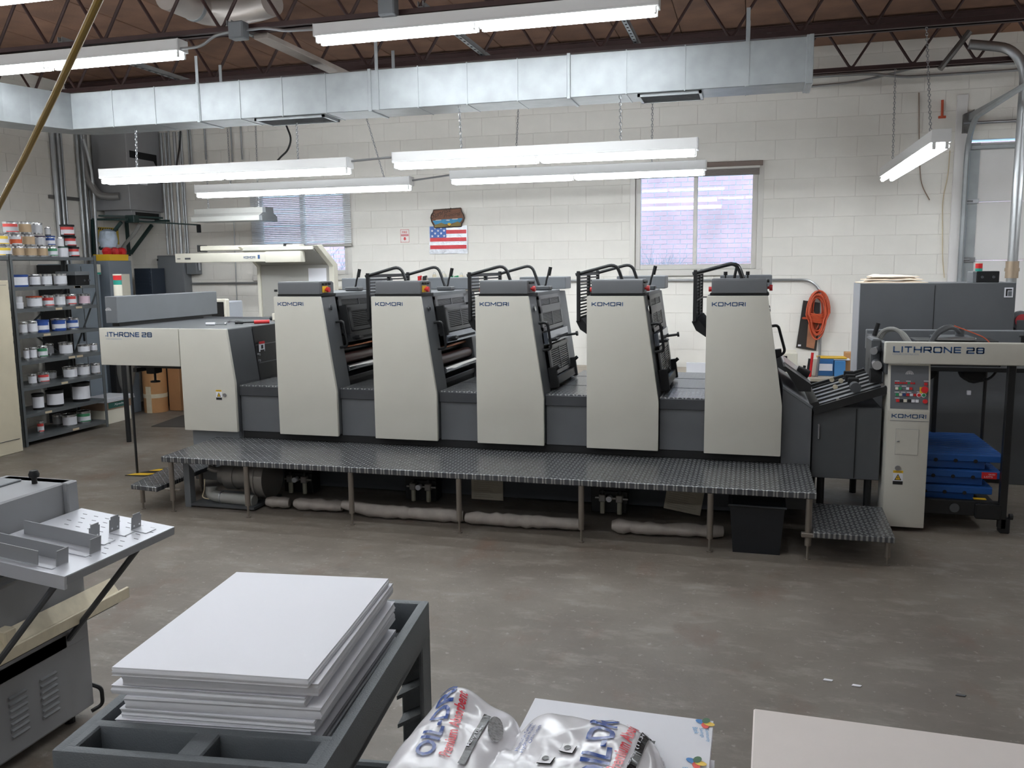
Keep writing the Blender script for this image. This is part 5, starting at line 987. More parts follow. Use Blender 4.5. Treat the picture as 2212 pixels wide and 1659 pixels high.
G().box(-6.20, -4.64, 8.34, 8.42, 1.835, 1.938, .012, 2).out('lamp_bar', m_desk, cd); G().box(-5.06, -4.63, 8.32, 8.43, 1.825, 1.945, .014, 2).out('bar_end', m_desk, cd)
G().box(-5.96, -4.72, 8.46, 8.58, 1.965, 2.02, .008).out('rear_bar', m_desk, cd)
for x in (-5.98, -4.90): G().box(x, x+.025, 8.44, 8.60, 1.955, 2.03, .003).out('bar_cap', m_black, cd)
g = G(); g.strokes('KOMORI', (-5.33, 8.3385, 1.872), (1, 0, 0), (0, 0, .026), .145, .17); g.out('lettering', m_blue, cd, smooth=False, norm=False)
G().box(-5.155, -5.13, 8.337, 8.339, 1.868, 1.91).out('logo_mark', m_blue, cd, smooth=False); G().box(-6.07, -6.0, 8.337, 8.339, 1.87, 1.89).out('lamp_switch', m_dkgrey, cd, smooth=False); G().box(-6.17, -6.13, 8.337, 8.339, 1.875, 1.883).out('lamp_switch', m_dkgrey, cd, smooth=False)
G().box(-4.76, -4.54, 8.714, 8.719, 1.50, 1.76).out('taped_sheet', m_white, cd, smooth=False); G().box(-5.20, -5.16, 8.714, 8.719, 1.50, 1.525).out('small_switch', m_black, cd, smooth=False)
Ms = Matrix.Translation((-4.98, 8.715, 1.31)) @ Matrix.Rotation(math.radians(32), 4, 'Y'); G().box(-.07, .07, -.002, .002, -.06, .06, M=Ms).out('sticker', m_white, cd, smooth=False)
for z in (-.05, -.012, .03): G().box(-.065, .065, -.004, -.002, z, z+(.012 if z < .03 else .028), M=Ms).out('sticker_band', m_blue, cd, smooth=False)
hl = thing('hood_lamp', 'unlit pale grey hooded lamp hanging above the control desk', 'lamp', (-5.75, 8.8, 2.30))
m_hood = mat('hood_grey', (186, 186, 182), .45)
HL = [(-.145, 0), (-.145, .055), (-.075, .09), (-.075, .15), (.075, .15), (.075, .09), (.145, .055), (.145, 0)]
G().prism([(8.8+p, 2.30+q) for p, q in HL], 'x', -6.19, -5.30, .003).out('hood', m_hood, hl)
G().prism([(8.8+p*1.12, 2.296+q*1.03) for p, q in HL], 'x', -5.30, -5.26, .003).out('end_plate', m_mid, hl)
for x in (-6.05, -5.40): chain_mesh(G(), (x, 8.8, 2.45), (x+.02, 8.8, 3.5), .03).out('chain', m_steel, hl)
mo = thing('crt_monitor', 'old beige tube monitor behind the feeder head', 'monitor', (-5.75, 7.9, 1.15))
q0, q1 = PY(448, 648, 7.75), PY(486, 692, 7.75)
G().box(q0.x-.06, q1.x+.02, 7.75, 7.82, q1.z-.03, q0.z+.01, .01).out('bezel', m_cream, mo); G().box(q0.x-.03, q1.x-.005, 7.742, 7.752, q1.z, q0.z-.02, .004).out('screen', mat('dark_screen', (18, 20, 22), .15), mo)
G().prism([(q0.x-.04, 7.82), (q1.x+.01, 7.82), (q1.x-.04, 8.15), (q0.x+.02, 8.15)], 'z', q1.z-.02, q0.z-.02, .01).out('case', mat('pale_blue_grey', (178, 182, 190), .4), mo)
G().box(q0.x-.2, q1.x+.2, 7.7, 8.14, q1.z-.07, q1.z-.031, .004).out('table_top', m_cream, None, 'plain table carrying the old monitor', 'table', at=(q0.x, 7.9, 0)) if False else None
st = thing('monitor_stand', 'grey stand under the old monitor behind the feeder', 'stand', (q0.x, 7.9, 0)); G().box(q0.x-.15, q1.x+.15, 7.72, 8.14, q1.z-.07, q1.z-.032, .004).out('shelf', m_mid, st); G().box(q0.x, q1.x, 7.85, 8.05, 0, q1.z-.07).out('column', m_mid, st, smooth=False)
# ================================================================== back left corner
xc_ = -7.35; y1, y2 = PX(237, 600, xc_).y, PX(286, 600, xc_).y; zt = PX(240, 563, xc_).z
tc = thing('steel_cabinet', 'tall blue-grey steel cabinet with a yellow bin on top, back left corner', 'cabinet', (-7.55, y1, 0)); G().box(-7.60, xc_, y1, y2, 0, zt, .005).out('body', mat('blue_grey_enamel', (118, 126, 136), .45), tc)
a, b = PX(262, 592, xc_+.003), PX(283, 640, xc_+.003); G().box(xc_, xc_+.003, a.y, b.y, b.z, a.z).out('taped_sheet', m_cream, tc, smooth=False)
yb_ = thing('yellow_bin', 'yellow bin full of red rags on the blue-grey cabinet', 'bin', (-7.5, y1+.1, zt)); hollow(G(), -7.58, xc_, y1+.02, y2-.04, zt+.001, zt+.075, .96, .006).out('tub', m_yellow, yb_)
for i, (dy, r_) in enumerate(((.07, .06), (.20, .055), (.31, .065))):
    G().lathe([(0, -.04), (r_*.8, -.03), (r_, .01), (r_*.8, .045), (r_*.3, .06), (0, .06)], (-7.42, y1+dy, zt+.10), 9).out('rag', m_red, None, 'red rag heaped in the yellow bin, %s from the left' % ORDN[i], 'rag', 'red rags in the yellow bin', at=(-7.42, y1+dy, zt+.06))
a, b = PX(216, 512, -7.62), PX(262, 540, -7.62)
G().lathe([(0, 0), (.09, .0), (.11, .08), (.09, .19), (.03, .22), (0, .22)], ((-7.50), y1+.2, zt+.16), 11).out('plastic_bag', mat('blue_print_film', (176, 190, 206), .2, 0, .25, 9, .6, 24), None, 'clear and blue plastic bag behind the red rags', 'bag', at=(-7.50, y1+.2, zt+.16))
sy = thing('safety_sign', 'yellow safety product center sign under the heater', 'sign', (XL+.01, 9.2, 2.1)); a, b = PX(209, 490, XL+.008), PX(258, 528, XL+.008)
G().box(XL+.003, XL+.008, a.y, b.y, b.z, a.z).out('plate', mat('sign_yellow', (206, 176, 70), .5), sy, smooth=False)
g = G()
for k in range(10): yy = a.y+(b.y-a.y)*(k+.2)/10; g.prism([(yy, a.z-.035), (yy+.02, a.z-.035), (yy+.035, a.z-.01), (yy+.015, a.z-.01)], 'x', XL+.008, XL+.0095)
g.out('stripes', m_black, sy, kind='stuff', smooth=False)
for k, w in enumerate(('SAFETY', 'PRODUCT', 'CENTER')): G().text(w, (XL+.0095, a.y+(b.y-a.y)*.25, a.z-.085-.045*k), (0, (b.y-a.y)*.5, 0), (0, 0, .03)).out('sign_word', m_black, sy, smooth=False, norm=False)
yl, yr = PX(200, 510, -7.86).y, PX(273, 515, -7.86).y
gb = thing('wall_bracket', 'dark green steel wall bracket with braces and swing arm, back left corner', 'bracket', (-7.86, (yl+yr)/2, 1.9))
def gbar(nm, p, q, r=.018): G().tube([p, q], r, 4).out(nm, m_lead, gb, smooth=False)
for y_, us in ((yl, ((200, 474), (203, 552), (262, 480), (216, 538), (276, 474))), (yr, ((273, 476), (279, 553), (328, 486), (282, 548), (366, 477)))):
    P = [PY(u, v, y_) for u, v in us]; gbar('post', P[0], P[1], .024); gbar('brace', P[2], P[3], .024); gbar('beam', P[0], P[4], .018)
yc = (yl*2+yr)/3
gbar('tie_beam', PY(272, 467, yl+.1), PY(351, 471, yr), .016); gbar('tie_beam', PY(213, 466, yl), PY(272, 468, yl+.1), .016); P = PY(286, 473, yl+.1); G().box(P.x-.07, P.x+.06, yl+.05, yl+.15, P.z-.045, P.z+.045, .006).out('hub', m_lead, gb)
gbar('swing_arm', PY(298, 478, yl+.1), PY(431, 486, yl+.1), .012); P = PY(429, 487, yl+.1); G().box(P.x-.02, P.x+.02, yl+.08, yl+.12, P.z-.085, P.z+.01, .004).out('arm_end', m_matblack, gb)
hs = [PY(303, 484, yl+.2), PY(290, 505, yl+.2), PY(272, 525, yl+.2), PY(262, 540, yl+.2)]; G().tube(hs, .022, 10, .1).out('corrugated_hose', m_hose, None, 'grey corrugated hose slung from the green bracket', 'hose', at=tuple(hs[0]))
a, b = PY(289, 580, 9.3), PY(330, 640, 9.3); lv = thing('louvred_box', 'dark blue louvred cabinet standing against the back wall', 'cabinet', ((a.x+b.x)/2, 9.4, 0)); G().box(a.x, b.x, 9.3, 9.56, 0, a.z, .004).out('body', mat('ink_blue_enamel', (46, 54, 66), .4), lv)
for k in range(12): G().box(a.x+.02, b.x-.02, 9.292, 9.30, a.z-.05-k*.04, a.z-.03-k*.04).out('louvre', mat('ink_blue_enamel', (46, 54, 66), .4), lv, smooth=False)
xl_ = -7.44; y1, y2, zt = PX(156, 700, xl_).y, PX(223, 700, xl_).y, PX(210, 570, xl_).z; ym = PX(184, 700, xl_).y
lk = thing('locker', 'blue-grey double-door locker behind the ink shelf', 'locker', (-7.6, (y1+y2)/2, 0)); G().box(-7.86, xl_, y1, y2, .02, zt, .004).out('body', mat('locker_grey', (124, 134, 144), .45), lk); G().box(-7.86, xl_+.002, y1-.01, y1, 0, zt-.01).out('end_panel', m_matblack, lk, smooth=False)
G().box(xl_, xl_+.003, ym-.004, ym+.004, .05, zt-.03).out('door_gap', m_dkgrey, lk, smooth=False); G().box(xl_, xl_+.02, ym-.05, ym-.03, .95, 1.05, .004).out('handle', m_black, lk)
q = PX(211, 582, xl_+.004); G().box(xl_, xl_+.004, q.y-.05, q.y+.05, q.z-.06, q.z+.06).out('sticker', m_cream, lk, smooth=False); G().box(xl_, xl_+.005, q.y-.045, q.y+.045, q.z-.058, q.z-.035).out('sticker_band', m_teal, lk, smooth=False)
# rolls, tube, white door, drum, carton of offcuts, mat
kr = thing('paper_roll', 'upright kraft paper roll bound with cream tape under the feeder', 'roll', (-7.16, 9.08, 0)); G().cyl((-7.16, 9.08, 0), (-7.16, 9.08, .98), .142, 28).out('roll', m_kraft, kr); G().cyl((-7.16, 9.08, .185), (-7.16, 9.08, .235), .1432, 28).out('tape_band', m_wood, kr)
G().box(-7.185, -7.115, 8.934, 8.942, .0, .33, .0).out('tape_strip', m_wood, kr, smooth=False)
G().box(-7.03, -6.86, 9.16, 9.34, 0, 1.0, .006).out('kraft_carton', mat('kraft_dark', (168, 122, 82), .75, 0, .06, 8), None, 'tall narrow kraft carton beside the paper roll', 'carton', at=(-6.95, 9.25, 0))
wd_ = thing('white_locker', 'white low cabinet door with grey pull beside the kraft carton', 'cabinet', (-6.6, 9.4, 0)); G().box(-6.80, -6.35, 9.2, 9.6, .06, .9, .004).out('body', mat('cool_white', (214, 216, 220), .45), wd_); G().box(-6.72, -6.69, 9.192, 9.2, .40, .56, .003).out('pull', m_mid, wd_); G().box(-6.80, -6.35, 9.22, 9.6, 0, .06).out('plinth', m_matblack, wd_, smooth=False)
q = PY(262, 800, 8.75)
G().lathe([(0, -.30), (.06, -.29), (.11, -.2), (.14, -.05), (.14, .12), (0, .12)], (q.x, 8.78, q.z+.02), 20).out('drum_bottom', mat('drum_grey', (108, 106, 102), .5, 0, .1, 5), None, 'rounded grey tub hanging below the feeder behind the shelf', 'tub', at=(q.x, 8.78, q.z-.3))
G().box(-7.42, -7.34, 8.62, 8.70, 0, .95).out('black_post', m_matblack, None, 'black post standing beside the paper roll', 'post', at=(-7.38, 8.66, 0), smooth=False)
oc = thing('paper_carton', 'open carton with green label and loose sheets on top beside the shelf', 'carton', (-7.26, 8.35, 0)); G().box(-7.42, -7.10, 8.12, 8.55, 0, .20, .004).out('carton_base', m_cream, oc); G().box(-7.43, -7.09, 8.11, 8.56, .165, .255, .003).out('lid', mat('kraft_pale', (150, 124, 104), .7), oc); G().box(-7.09, -7.086, 8.17, 8.50, .18, .245).out('green_label', mat('label_green', (44, 92, 84), .6), oc, smooth=False)
G().text('Xpedx', (-7.0855, 8.26, .20), (0, .16, 0), (0, 0, .03)).out('label_word', m_white, oc, smooth=False, norm=False)
for k in range(5): G().box(-7.42+.02*random.random(), -7.05-.03*random.random(), 8.10, 8.57+.03*random.random(), .256+k*.009, .264+k*.009).out('loose_sheets', m_white, None, 'loose white sheets on the green-label carton, layer %s from below' % ORDN[k], 'papers', 'sheets on the green-label carton', at=(-7.25, 8.3, .256+k*.009), smooth=False)
G().prism([(-6.5, 8.136), (-6.0, 8.20), (-6.0, 8.95), (-6.62, 8.85)], 'z', 0, .008).out('rubber_mat', mat('dark_mat', (66, 62, 58), .8), None, 'dark rubber mat on the floor below the feeder', 'mat', at=(-6.3, 8.5, 0), smooth=False)
bcab = thing('beige_cabinet', 'beige steel cabinet cut off by the left edge of the photo', 'cabinet', (-7.2, 6.4, 0)); G().box(-7.55, -6.885, 5.6, 6.735, .0, 1.675, .006).out('body', m_beige, bcab); G().box(-6.886, -6.881, 5.63, 6.70, .13, .135).box(-6.886, -6.881, 5.63, 6.70, 1.63, 1.633).out('door_seam', m_dkgrey, bcab, smooth=False)
# ================================================================== ink shelf
sh_ = thing('ink_shelf', 'dark grey steel shelf unit full of ink cans at the left', 'shelf', (-7.22, 7.46, 0)); SX0, SX1, SY0, SY1 = -7.45, -7.0, 6.88, 8.05
m_shelf = mat('shelf_grey', (92, 96, 98), .45, .2, .06, 6); SZ = [1.906, 1.605, 1.385, 1.125, .858, .598, .325, .078]
for x, y in ((SX1, SY0), (SX1, SY1), (SX0, SY0), (SX0, SY1)):
    sx = -1 if x == SX1 else 1; sy_ = 1 if y == SY0 else -1
    G().box(min(x, x+sx*.036), max(x, x+sx*.036), min(y, y+sy_*.004), max(y, y+sy_*.004), 0, 1.93).box(min(x, x+sx*.004), max(x, x+sx*.004), min(y, y+sy_*.036), max(y, y+sy_*.036), 0, 1.93).out('post', m_shelf, sh_, smooth=False)
for z in SZ: G().box(SX0+.005, SX1-.005, SY0+.005, SY1-.005, z-.003, z).box(SX1-.008, SX1-.004, SY0+.005, SY1-.005, z-.034, z).box(SX0+.004, SX0+.008, SY0+.005, SY1-.005, z-.034, z).out('shelf_board', m_shelf, sh_, smooth=False)
G().cyl((SX0, SY0+.02, 1.55), (SX0, SY1-.02, .75), .012, 4).cyl((SX0, SY1-.02, 1.55), (SX0, SY0+.02, .75), .012, 4).out('cross_brace', m_shelf, sh_, smooth=False)
G().cyl((SX1-.02, SY1, 1.55), (SX0+.02, SY1, .75), .012, 4).out('side_brace', m_shelf, sh_, smooth=False)
G().box(SX0+.005, SX1-.005, 6.74, SY0-.005, SZ[0]-.034, SZ[0], .0).box(SX0+.01, SX0+.05, 6.745, 6.785, 0, SZ[0]-.034).out('shelf_end', m_shelf, None, 'end of a second shelf unit behind the beige cabinet', 'shelf', at=(-7.2, 6.8, 0), smooth=False)
rnd = random.Random(11)
for z in SZ[1:]:
    for k in range(rnd.choice((1, 2))): yy = rnd.uniform(7.1, 7.8); G().box(SX1-.004, SX1-.0025, yy, yy+.09, z-.028, z-.006).out('shelf_tag', mat('tag_tan', (188, 172, 146), .7), sh_, smooth=False)
m_tin = mat('tinplate', (205, 205, 207), .2, .85)
LIDS = {'tin': m_tin, 'white': m_white, 'black': m_matblack, 'blue': mat('ink_blue_lid', (36, 70, 140), .4), 'green': mat('ink_green_lid', (30, 72, 60), .4), 'purple': mat('ink_purple_lid', (60, 44, 70), .4), 'red': m_red, 'orange': m_orange}
LAB = {'white': mat('label_white', (222, 222, 228), .5), 'yellow': mat('label_yellow', (230, 196, 70), .5), 'tan': mat('label_tan', (186, 160, 128), .5), 'red': mat('label_red', (210, 70, 66), .5), 'pink': mat('label_pink', (224, 196, 208), .5), 'blue': mat('label_blue', (40, 78, 152), .5), 'green': mat('label_green2', (66, 140, 100), .5), 'grey': mat('label_grey', (186, 186, 190), .5), 'orange': mat('label_orange', (214, 96, 56), .5)}
def can(name, label, group, y, x, z, r, h, lid, body, lab, band=None, word=False):
    t = thing(name, label, 'ink can' if name == 'ink_can' else 'bucket', (x, y, z), group)
    bk = name == 'ink_bucket'
    G().lathe([(0, 0), (r*.92 if bk else r*.98, 0), (r*.94 if bk else r, .006), (r, h-.012), (r, h-.006), (r*.99, h-.004), (0, h-.004)], (x, y, z), 22).out('body', body, t)
    G().lathe([(0, h-.006), (r*1.03, h-.014), (r*1.04, h-.004), (r*1.0, h), (r*.93, h), (r*.92, h-.004), (0, h-.004)], (x, y, z), 22).out('lid', LIDS[lid], t)
    # paper label wraps the side facing the room
    def wrap(z0, z1, a0, a1, m_, nm, o):
        n = 10; vs = []
        for k in range(n+1):
            a = a0+(a1-a0)*k/n
            for zz_ in (z0, z1): vs.append((x+(r+o)*math.cos(a), y+(r+o)*math.sin(a), z+zz_))
        G().raw(vs, [(2*k, 2*k+2, 2*k+3, 2*k+1) for k in range(n)]).out(nm, m_, t, norm=False)
    c = math.radians(-42); wrap(h*.14, h*.80, c-1.15, c+1.15, LAB[lab], 'label', .0012)
    if band: wrap(h*.56, h*.80, c-1.15, c+.9, LAB[band], 'label_band', .0022); wrap(h*.14, h*.22, c-.6, c+1.1, LAB[band], 'label_band', .0022)
    return t
SN = ['top shelf', 'second shelf down', 'third shelf down', 'fourth shelf down', 'fifth shelf down', 'sixth shelf down', 'seventh shelf down', 'bottom shelf']
def row(si, items, sc, extra='', z=None, ox=0., group=None, name='ink_can'):
    zs_ = []
    for k, it in enumerate(items):
        a, b, hp, lid, bd, lab, band = it[:7]; xx = it[7] if len(it) > 7 else -7.10
        z_ = (SZ[si]+.0005) if z is None else z[k]; v = H/2
        p = PX((a+b)/2/sc+ox, 650, xx-.04); w = (p-EYE).dot(fw); r = (b-a)/sc*w/F/2; h = hp/sc*w/F
        # place by the can's own axis
        ax = PX((a+b)/2/sc+ox, 650, xx-.05)
        bm_m = {'tin': m_tin, 'white': mat('white_plastic', (216, 216, 220), .4), 'black': m_black, 'blue': LIDS['blue'], 'dark': m_dkgrey}[bd]
        dsc = {'tin': 'tin', 'white': 'white', 'black': 'black', 'blue': 'blue', 'dark': 'dark'}[bd]
        lb = '%s ink can, %s label%s, %s from left, %s%s' % (dsc, lab, ', %s band' % band if band else '', ORDN[k], extra, SN[si])
        if name == 'ink_bucket': lb = lb.replace('ink can', 'ink bucket')
        can(name, lb, group or 'ink cans on the '+SN[si], ax.y, ax.x, z_, r, h, lid, bm_m, lab, band); zs_.append(z_+h+.001)
    return zs_
T = [(0, 215, 148, 'tin', 'tin', 'white', 'yellow'), (240, 390, 145, 'tin', 'tin', 'tan', None), (398, 560, 145, 'tin', 'tin', 'tan', None), (572, 712, 145, 'tin', 'tin', 'tan', None), (718, 848, 145, 'tin', 'tin', 'white', 'green'), (853, 990, 145, 'green', 'white', 'white', None), (1003, 1140, 140, 'black', 'black', 'white', 'red')]
zs1 = row(0, T, 6.38, 'lowest layer, ')
T = [(0, 190, 160, 'tin', 'tin', 'white', 'yellow'), (212, 368, 160, 'tin', 'tin', 'orange', 'white'), (385, 545, 160, 'tin', 'tin', 'tan', None), (553, 692, 140, 'purple', 'tin', 'grey', None), (700, 825, 140, 'blue', 'tin', 'white', 'blue'), (838, 940, 125, 'tin', 'white', 'white', None), (960, 1108, 140, 'black', 'black', 'white', 'red')]
zs2 = row(0, T, 6.38, 'second layer, ', z=zs1)
row(0, [(135, 335, 165, 'tin', 'tin', 'grey', 'red'), (350, 510, 165, 'tin', 'tin', 'tan', None), (525, 660, 160, 'tin', 'tin', 'grey', None), (700, 775, 120, 'tin', 'dark', 'grey', None), (915, 1095, 155, 'black', 'black', 'white', 'red')], 6.38, 'uppermost layer, ', z=[max(zs2[0], zs2[1]), zs2[2], max(zs2[2], zs2[3]), zs2[4], zs2[6]])
row(1, [(190, 400, 165, 'blue', 'blue', 'white', None), (432, 575, 165, 'tin', 'dark', 'white', None), (585, 735, 165, 'tin', 'tin', 'white', None), (768, 940, 165, 'tin', 'tin', 'white', None)], 6.38)
q0, q1 = PX(1000/6.38, 600, -7.1), PX(1265/6.38, 600, -7.1)
ra = thing('radio', 'black radio with grey top on the second shelf down', 'radio', (-7.15, (q0.y+q1.y)/2, SZ[1])); G().box(-7.32, -7.06, q0.y, min(q1.y, 7.995), SZ[1]+.0005, SZ[1]+.105, .006).out('case', m_matblack, ra); G().box(-7.32, -7.05, q0.y-.01, min(q1.y, 7.995), SZ[1]+.105, SZ[1]+.15, .006).out('top', m_mid, ra)
for k in range(2): yk = q0.y+.12+k*.07; G().cyl((-7.06, yk, SZ[1]+.05), (-7.05, yk, SZ[1]+.05), .012, 10).out('dial', m_dkgrey, ra)
z1_ = row(2, [(205, 312, 85, 'white', 'white', 'white', None)], 6.38, 'lower jar, '); row(2, [(205, 305, 80, 'white', 'white', 'white', None)], 6.38, 'upper jar, ', z=z1_)
row(2, [(375, 570, 160, 'orange', 'tin', 'white', None), (590, 738, 160, 'tin', 'tin', 'white', 'red'), (748, 896, 165, 'tin', 'tin', 'white', None), (912, 1050, 160, 'tin', 'tin', 'white', 'red'), (1085, 1238, 150, 'tin', 'tin', 'pink', None)], 6.38, 'after the jars, ')
ZO = lambda L_: L_
row(3, [(132, 192, 95, 'tin', 'tin', 'white', None), (198, 272, 95, 'tin', 'tin', 'white', None), (390, 495, 95, 'tin', 'blue', 'white', 'blue'), (505, 595, 92, 'tin', 'tin', 'white', 'blue')], 3.607)
row(3, [(262, 362, 98, 'blue', 'blue', 'white', 'blue')], 3.607, 'in the gap, ')
row(4, [(148, 190, 92, 'tin', 'tin', 'white', None), (194, 250, 92, 'tin', 'tin', 'white', None), (260, 335, 95, 'tin', 'tin', 'white', 'green'), (432, 532, 98, 'tin', 'tin', 'white', None), (575, 668, 62, 'tin', 'tin', 'white', None), (674, 728, 60, 'tin', 'tin', 'white', None)], 3.607)
row(4, [(325, 385, 90, 'tin', 'tin', 'grey', None, -7.26)], 3.607, 'set back, ')
row(5, [(168, 230, 82, 'tin', 'tin', 'white', None), (246, 330, 80, 'tin', 'tin', 'white', 'red'), (448, 552, 90, 'tin', 'tin', 'white', None), (556, 652, 92, 'tin', 'tin', 'white', None), (668, 736, 85, 'tin', 'tin', 'white', None)], 3.607)
row(5, [(300, 390, 60, 'tin', 'tin', 'grey', None, -7.27)], 3.607, 'set back, ')
row(6, [(186, 272, 130, 'black', 'black', 'white', None), (300, 428, 130, 'black', 'black', 'white', None), (505, 640, 150, 'black', 'black', 'white', None)], 3.607, name='ink_bucket')
row(7, [(206, 256, 95, 'tin', 'tin', 'white', 'red'), (412, 520, 95, 'tin', 'tin', 'white', None), (530, 632, 95, 'tin', 'tin', 'white', 'green')], 3.607)
row(7, [(335, 405, 85, 'tin', 'tin', 'grey', None, -7.27), (455, 555, 70, 'black', 'dark', 'grey', None, -7.3)], 3.607, 'set back, ')
# ================================================================== foreground
# perforating machine at the left edge
pm = thing('paper_machine', 'grey paper finishing machine with sloping delivery table at the left edge', 'machine', (-2.8, 2.0, 0))
MX, MY = -2.48, 2.66
G().box(-3.15, MX, .9, MY, .04, .80, .006).out('body', m_gunmetal, pm)
G().box(MX-.32, MX-.02, .9, MY, .80, .955, .006).out('head_cover', m_gunmetal, pm); G().box(MX-.34, MX-.0, MY-.05, MY+.004, .78, .955, .004).out('end_cheek', m_gunmetal, pm)
G().box(MX-.30, MX-.20, .9, MY-.06, .955, .963, .002).out('cover_strip', m_mid, pm)
for x, y in ((MX-.12, 2.58), (MX-.30, 2.45)): G().cyl((x, y, .955), (x, y, .985), .010, 10).lathe([(0, 0), (.018, 0), (.02, .012), (.014, .026), (0, .026)], (x, y, .98), 12).out('knob', m_matblack, pm)
G().cyl((MX-.05, .9, .845), (MX-.05, MY-.05, .845), .03, 16).out('feed_roller', m_table, pm); G().box(MX-.02, MX+.002, .9, MY-.05, .79, .835, .003).out('lip', m_gunmetal, pm)
TD = Vector((.415, 0, -.045)); TA = Vector((MX+.003, 0, .842)); TDn = TD.normalized(); TN = Vector((-TDn.z, 0, TDn.x))
def tb(g, s0, s1, y0, y1, n0, n1):
    P = [TA+TDn*s+TN*n+Vector((0, y, 0)) for y in (y0, y1) for s, n in ((s0, n0), (s1, n0), (s1, n1), (s0, n1))]
    return g.raw(P, [(0, 1, 2, 3), (7, 6, 5, 4), (0, 4, 5, 1), (1, 5, 6, 2), (2, 6, 7, 3), (3, 7, 4, 0)])
tt = tb(G(), 0, .417, 2.14, MY+.01, -.004, 0).out('delivery_table', m_table, pm, smooth=False); tb(G(), .405, .418, 2.14, MY+.01, -.03, -.003).out('table_edge', m_gunmetal, tt, smooth=False); tb(G(), 0, .417, 2.13, 2.142, -.045, -.0).out('table_edge', m_table, tt, smooth=False)
g = G()
for r_ in range(9):
    for c_ in range(7): s = .05+c_*.05+(.025 if r_ % 2 else 0); y = 2.30+r_*.04; tb(g, s, s+.018, y, y+.003, 0, .0006)
g.out('slots', m_dkgrey, tt, kind='stuff', smooth=False)
def guide(y, s0, s1, label):
    t = thing('side_guide', label, 'guide', tuple(TA+TDn*s0+Vector((0, y, 0))), 'sheet guides on the delivery table')
    tb(G(), s0, s1, y, y+.07, .0005, .003).out('foot', m_table, t, smooth=False)
    tb(G(), s0, s1-.01, y+.068, y+.071, .003, .052).out('long_wall', m_gunmetal, t, smooth=False); tb(G(), s1-.003, s1, y+.02, y+.07, .003, .055).out('end_tab', m_gunmetal, t, smooth=False)
guide(2.285, .04, .36, 'longer bent metal guide in the middle of the delivery table'); guide(2.155, -.02, .345, 'bent metal guide at the near edge of the delivery table')
tb(G(), .02, .285, 2.16, 2.163, .003, .05).out('guide_wall', m_gunmetal, pm, smooth=False)
for i, (s, y) in enumerate(((.27, 2.40), (.27, 2.50), (.315, 2.56))):
    t = thing('stop_plate', 'upright stop plate on the delivery table, %s from the near edge' % ORDN[i], 'stop', tuple(TA+TDn*s+Vector((0, y, 0))), 'stop plates on the delivery table')
    tb(G(), s, s+.065, y, y+.055, .0005, .003).out('foot', m_table, t, smooth=False); tb(G(), s, s+.003, y, y+.05, .003, .05).out('upright', m_gunmetal, t, smooth=False); tb(G(), s, s+.003, y+.006, y+.044, .05, .06).out('upright_top', m_gunmetal, t, smooth=False)
    for yy in (.008, .036): tb(G(), s+.003, s+.0045, y+yy, y+yy+.006, .012, .018).out('slot_hole', m_white, t, smooth=False)
for y in (2.17, 2.57): G().cyl(TA+TDn*.37+Vector((0, y, -.02)), Vector((MX+.004, y-.02, .36)), .011, 8).out('stay', m_dkgrey, pm)
# pale wooden trough on the face, louvres below
G().prism([(MX, .50), (MX+.012, .52), (MX+.06, .455), (MX+.06, .44), (MX, .44)], 'y', .9, MY+.12).out('trough', m_wood, pm); G().box(MX+.055, MX+.068, .9, MY+.16, .43, .475, .003).out('trough_lip', m_wood, pm); G().box(MX, MX+.06, .9, MY+.1, .425, .44).out('trough_bracket', m_matblack, pm, smooth=False)
G().box(MX+.0, MX+.05, 2.23, 2.28, .47, .53, .004).out('wood_block', m_wood, pm)
G().box(MX, MX+.006, .9, MY-.12, .05, .385, .003).out('lower_door', m_gunmetal, pm); lv_ = G().box(MX, MX+.006, .9, MY-.02, .33, .40, .003).out('door_rail', m_gunmetal, pm)
me_l = None
def louvre(y, z, L_=.075): G().prism([(MX+.006, z), (MX+.016, z-.004), (MX+.006, z-.016)], 'y', y, y+L_).out('louvre', m_gunmetal, pm)
for c_ in range(4):
    for r_ in range(7): louvre(2.40-c_*.14, .27-r_*.024)
for c_ in range(3):
    for r_ in range(2): G().prism([(MX+.0, .71-r_*.03), (MX+.012, .705-r_*.03), (MX, .69-r_*.03)], 'y', 2.40-c_*.16, 2.50-c_*.16).out('louvre', m_gunmetal, pm)
G().tube([(MX+.0, MY-.02, .02), (MX+.02, MY+.02, .03), (MX+.02, MY+.02, .10), (MX-.05, MY+.01, .12)], .008, 6, .02).out('power_cord', m_black, pm)
for x in (-3.1, MX-.05):
    for y in (1.0, MY-.08): G().cyl((x, y, 0), (x, y, .04), .02, 10).out('foot', m_black, pm)
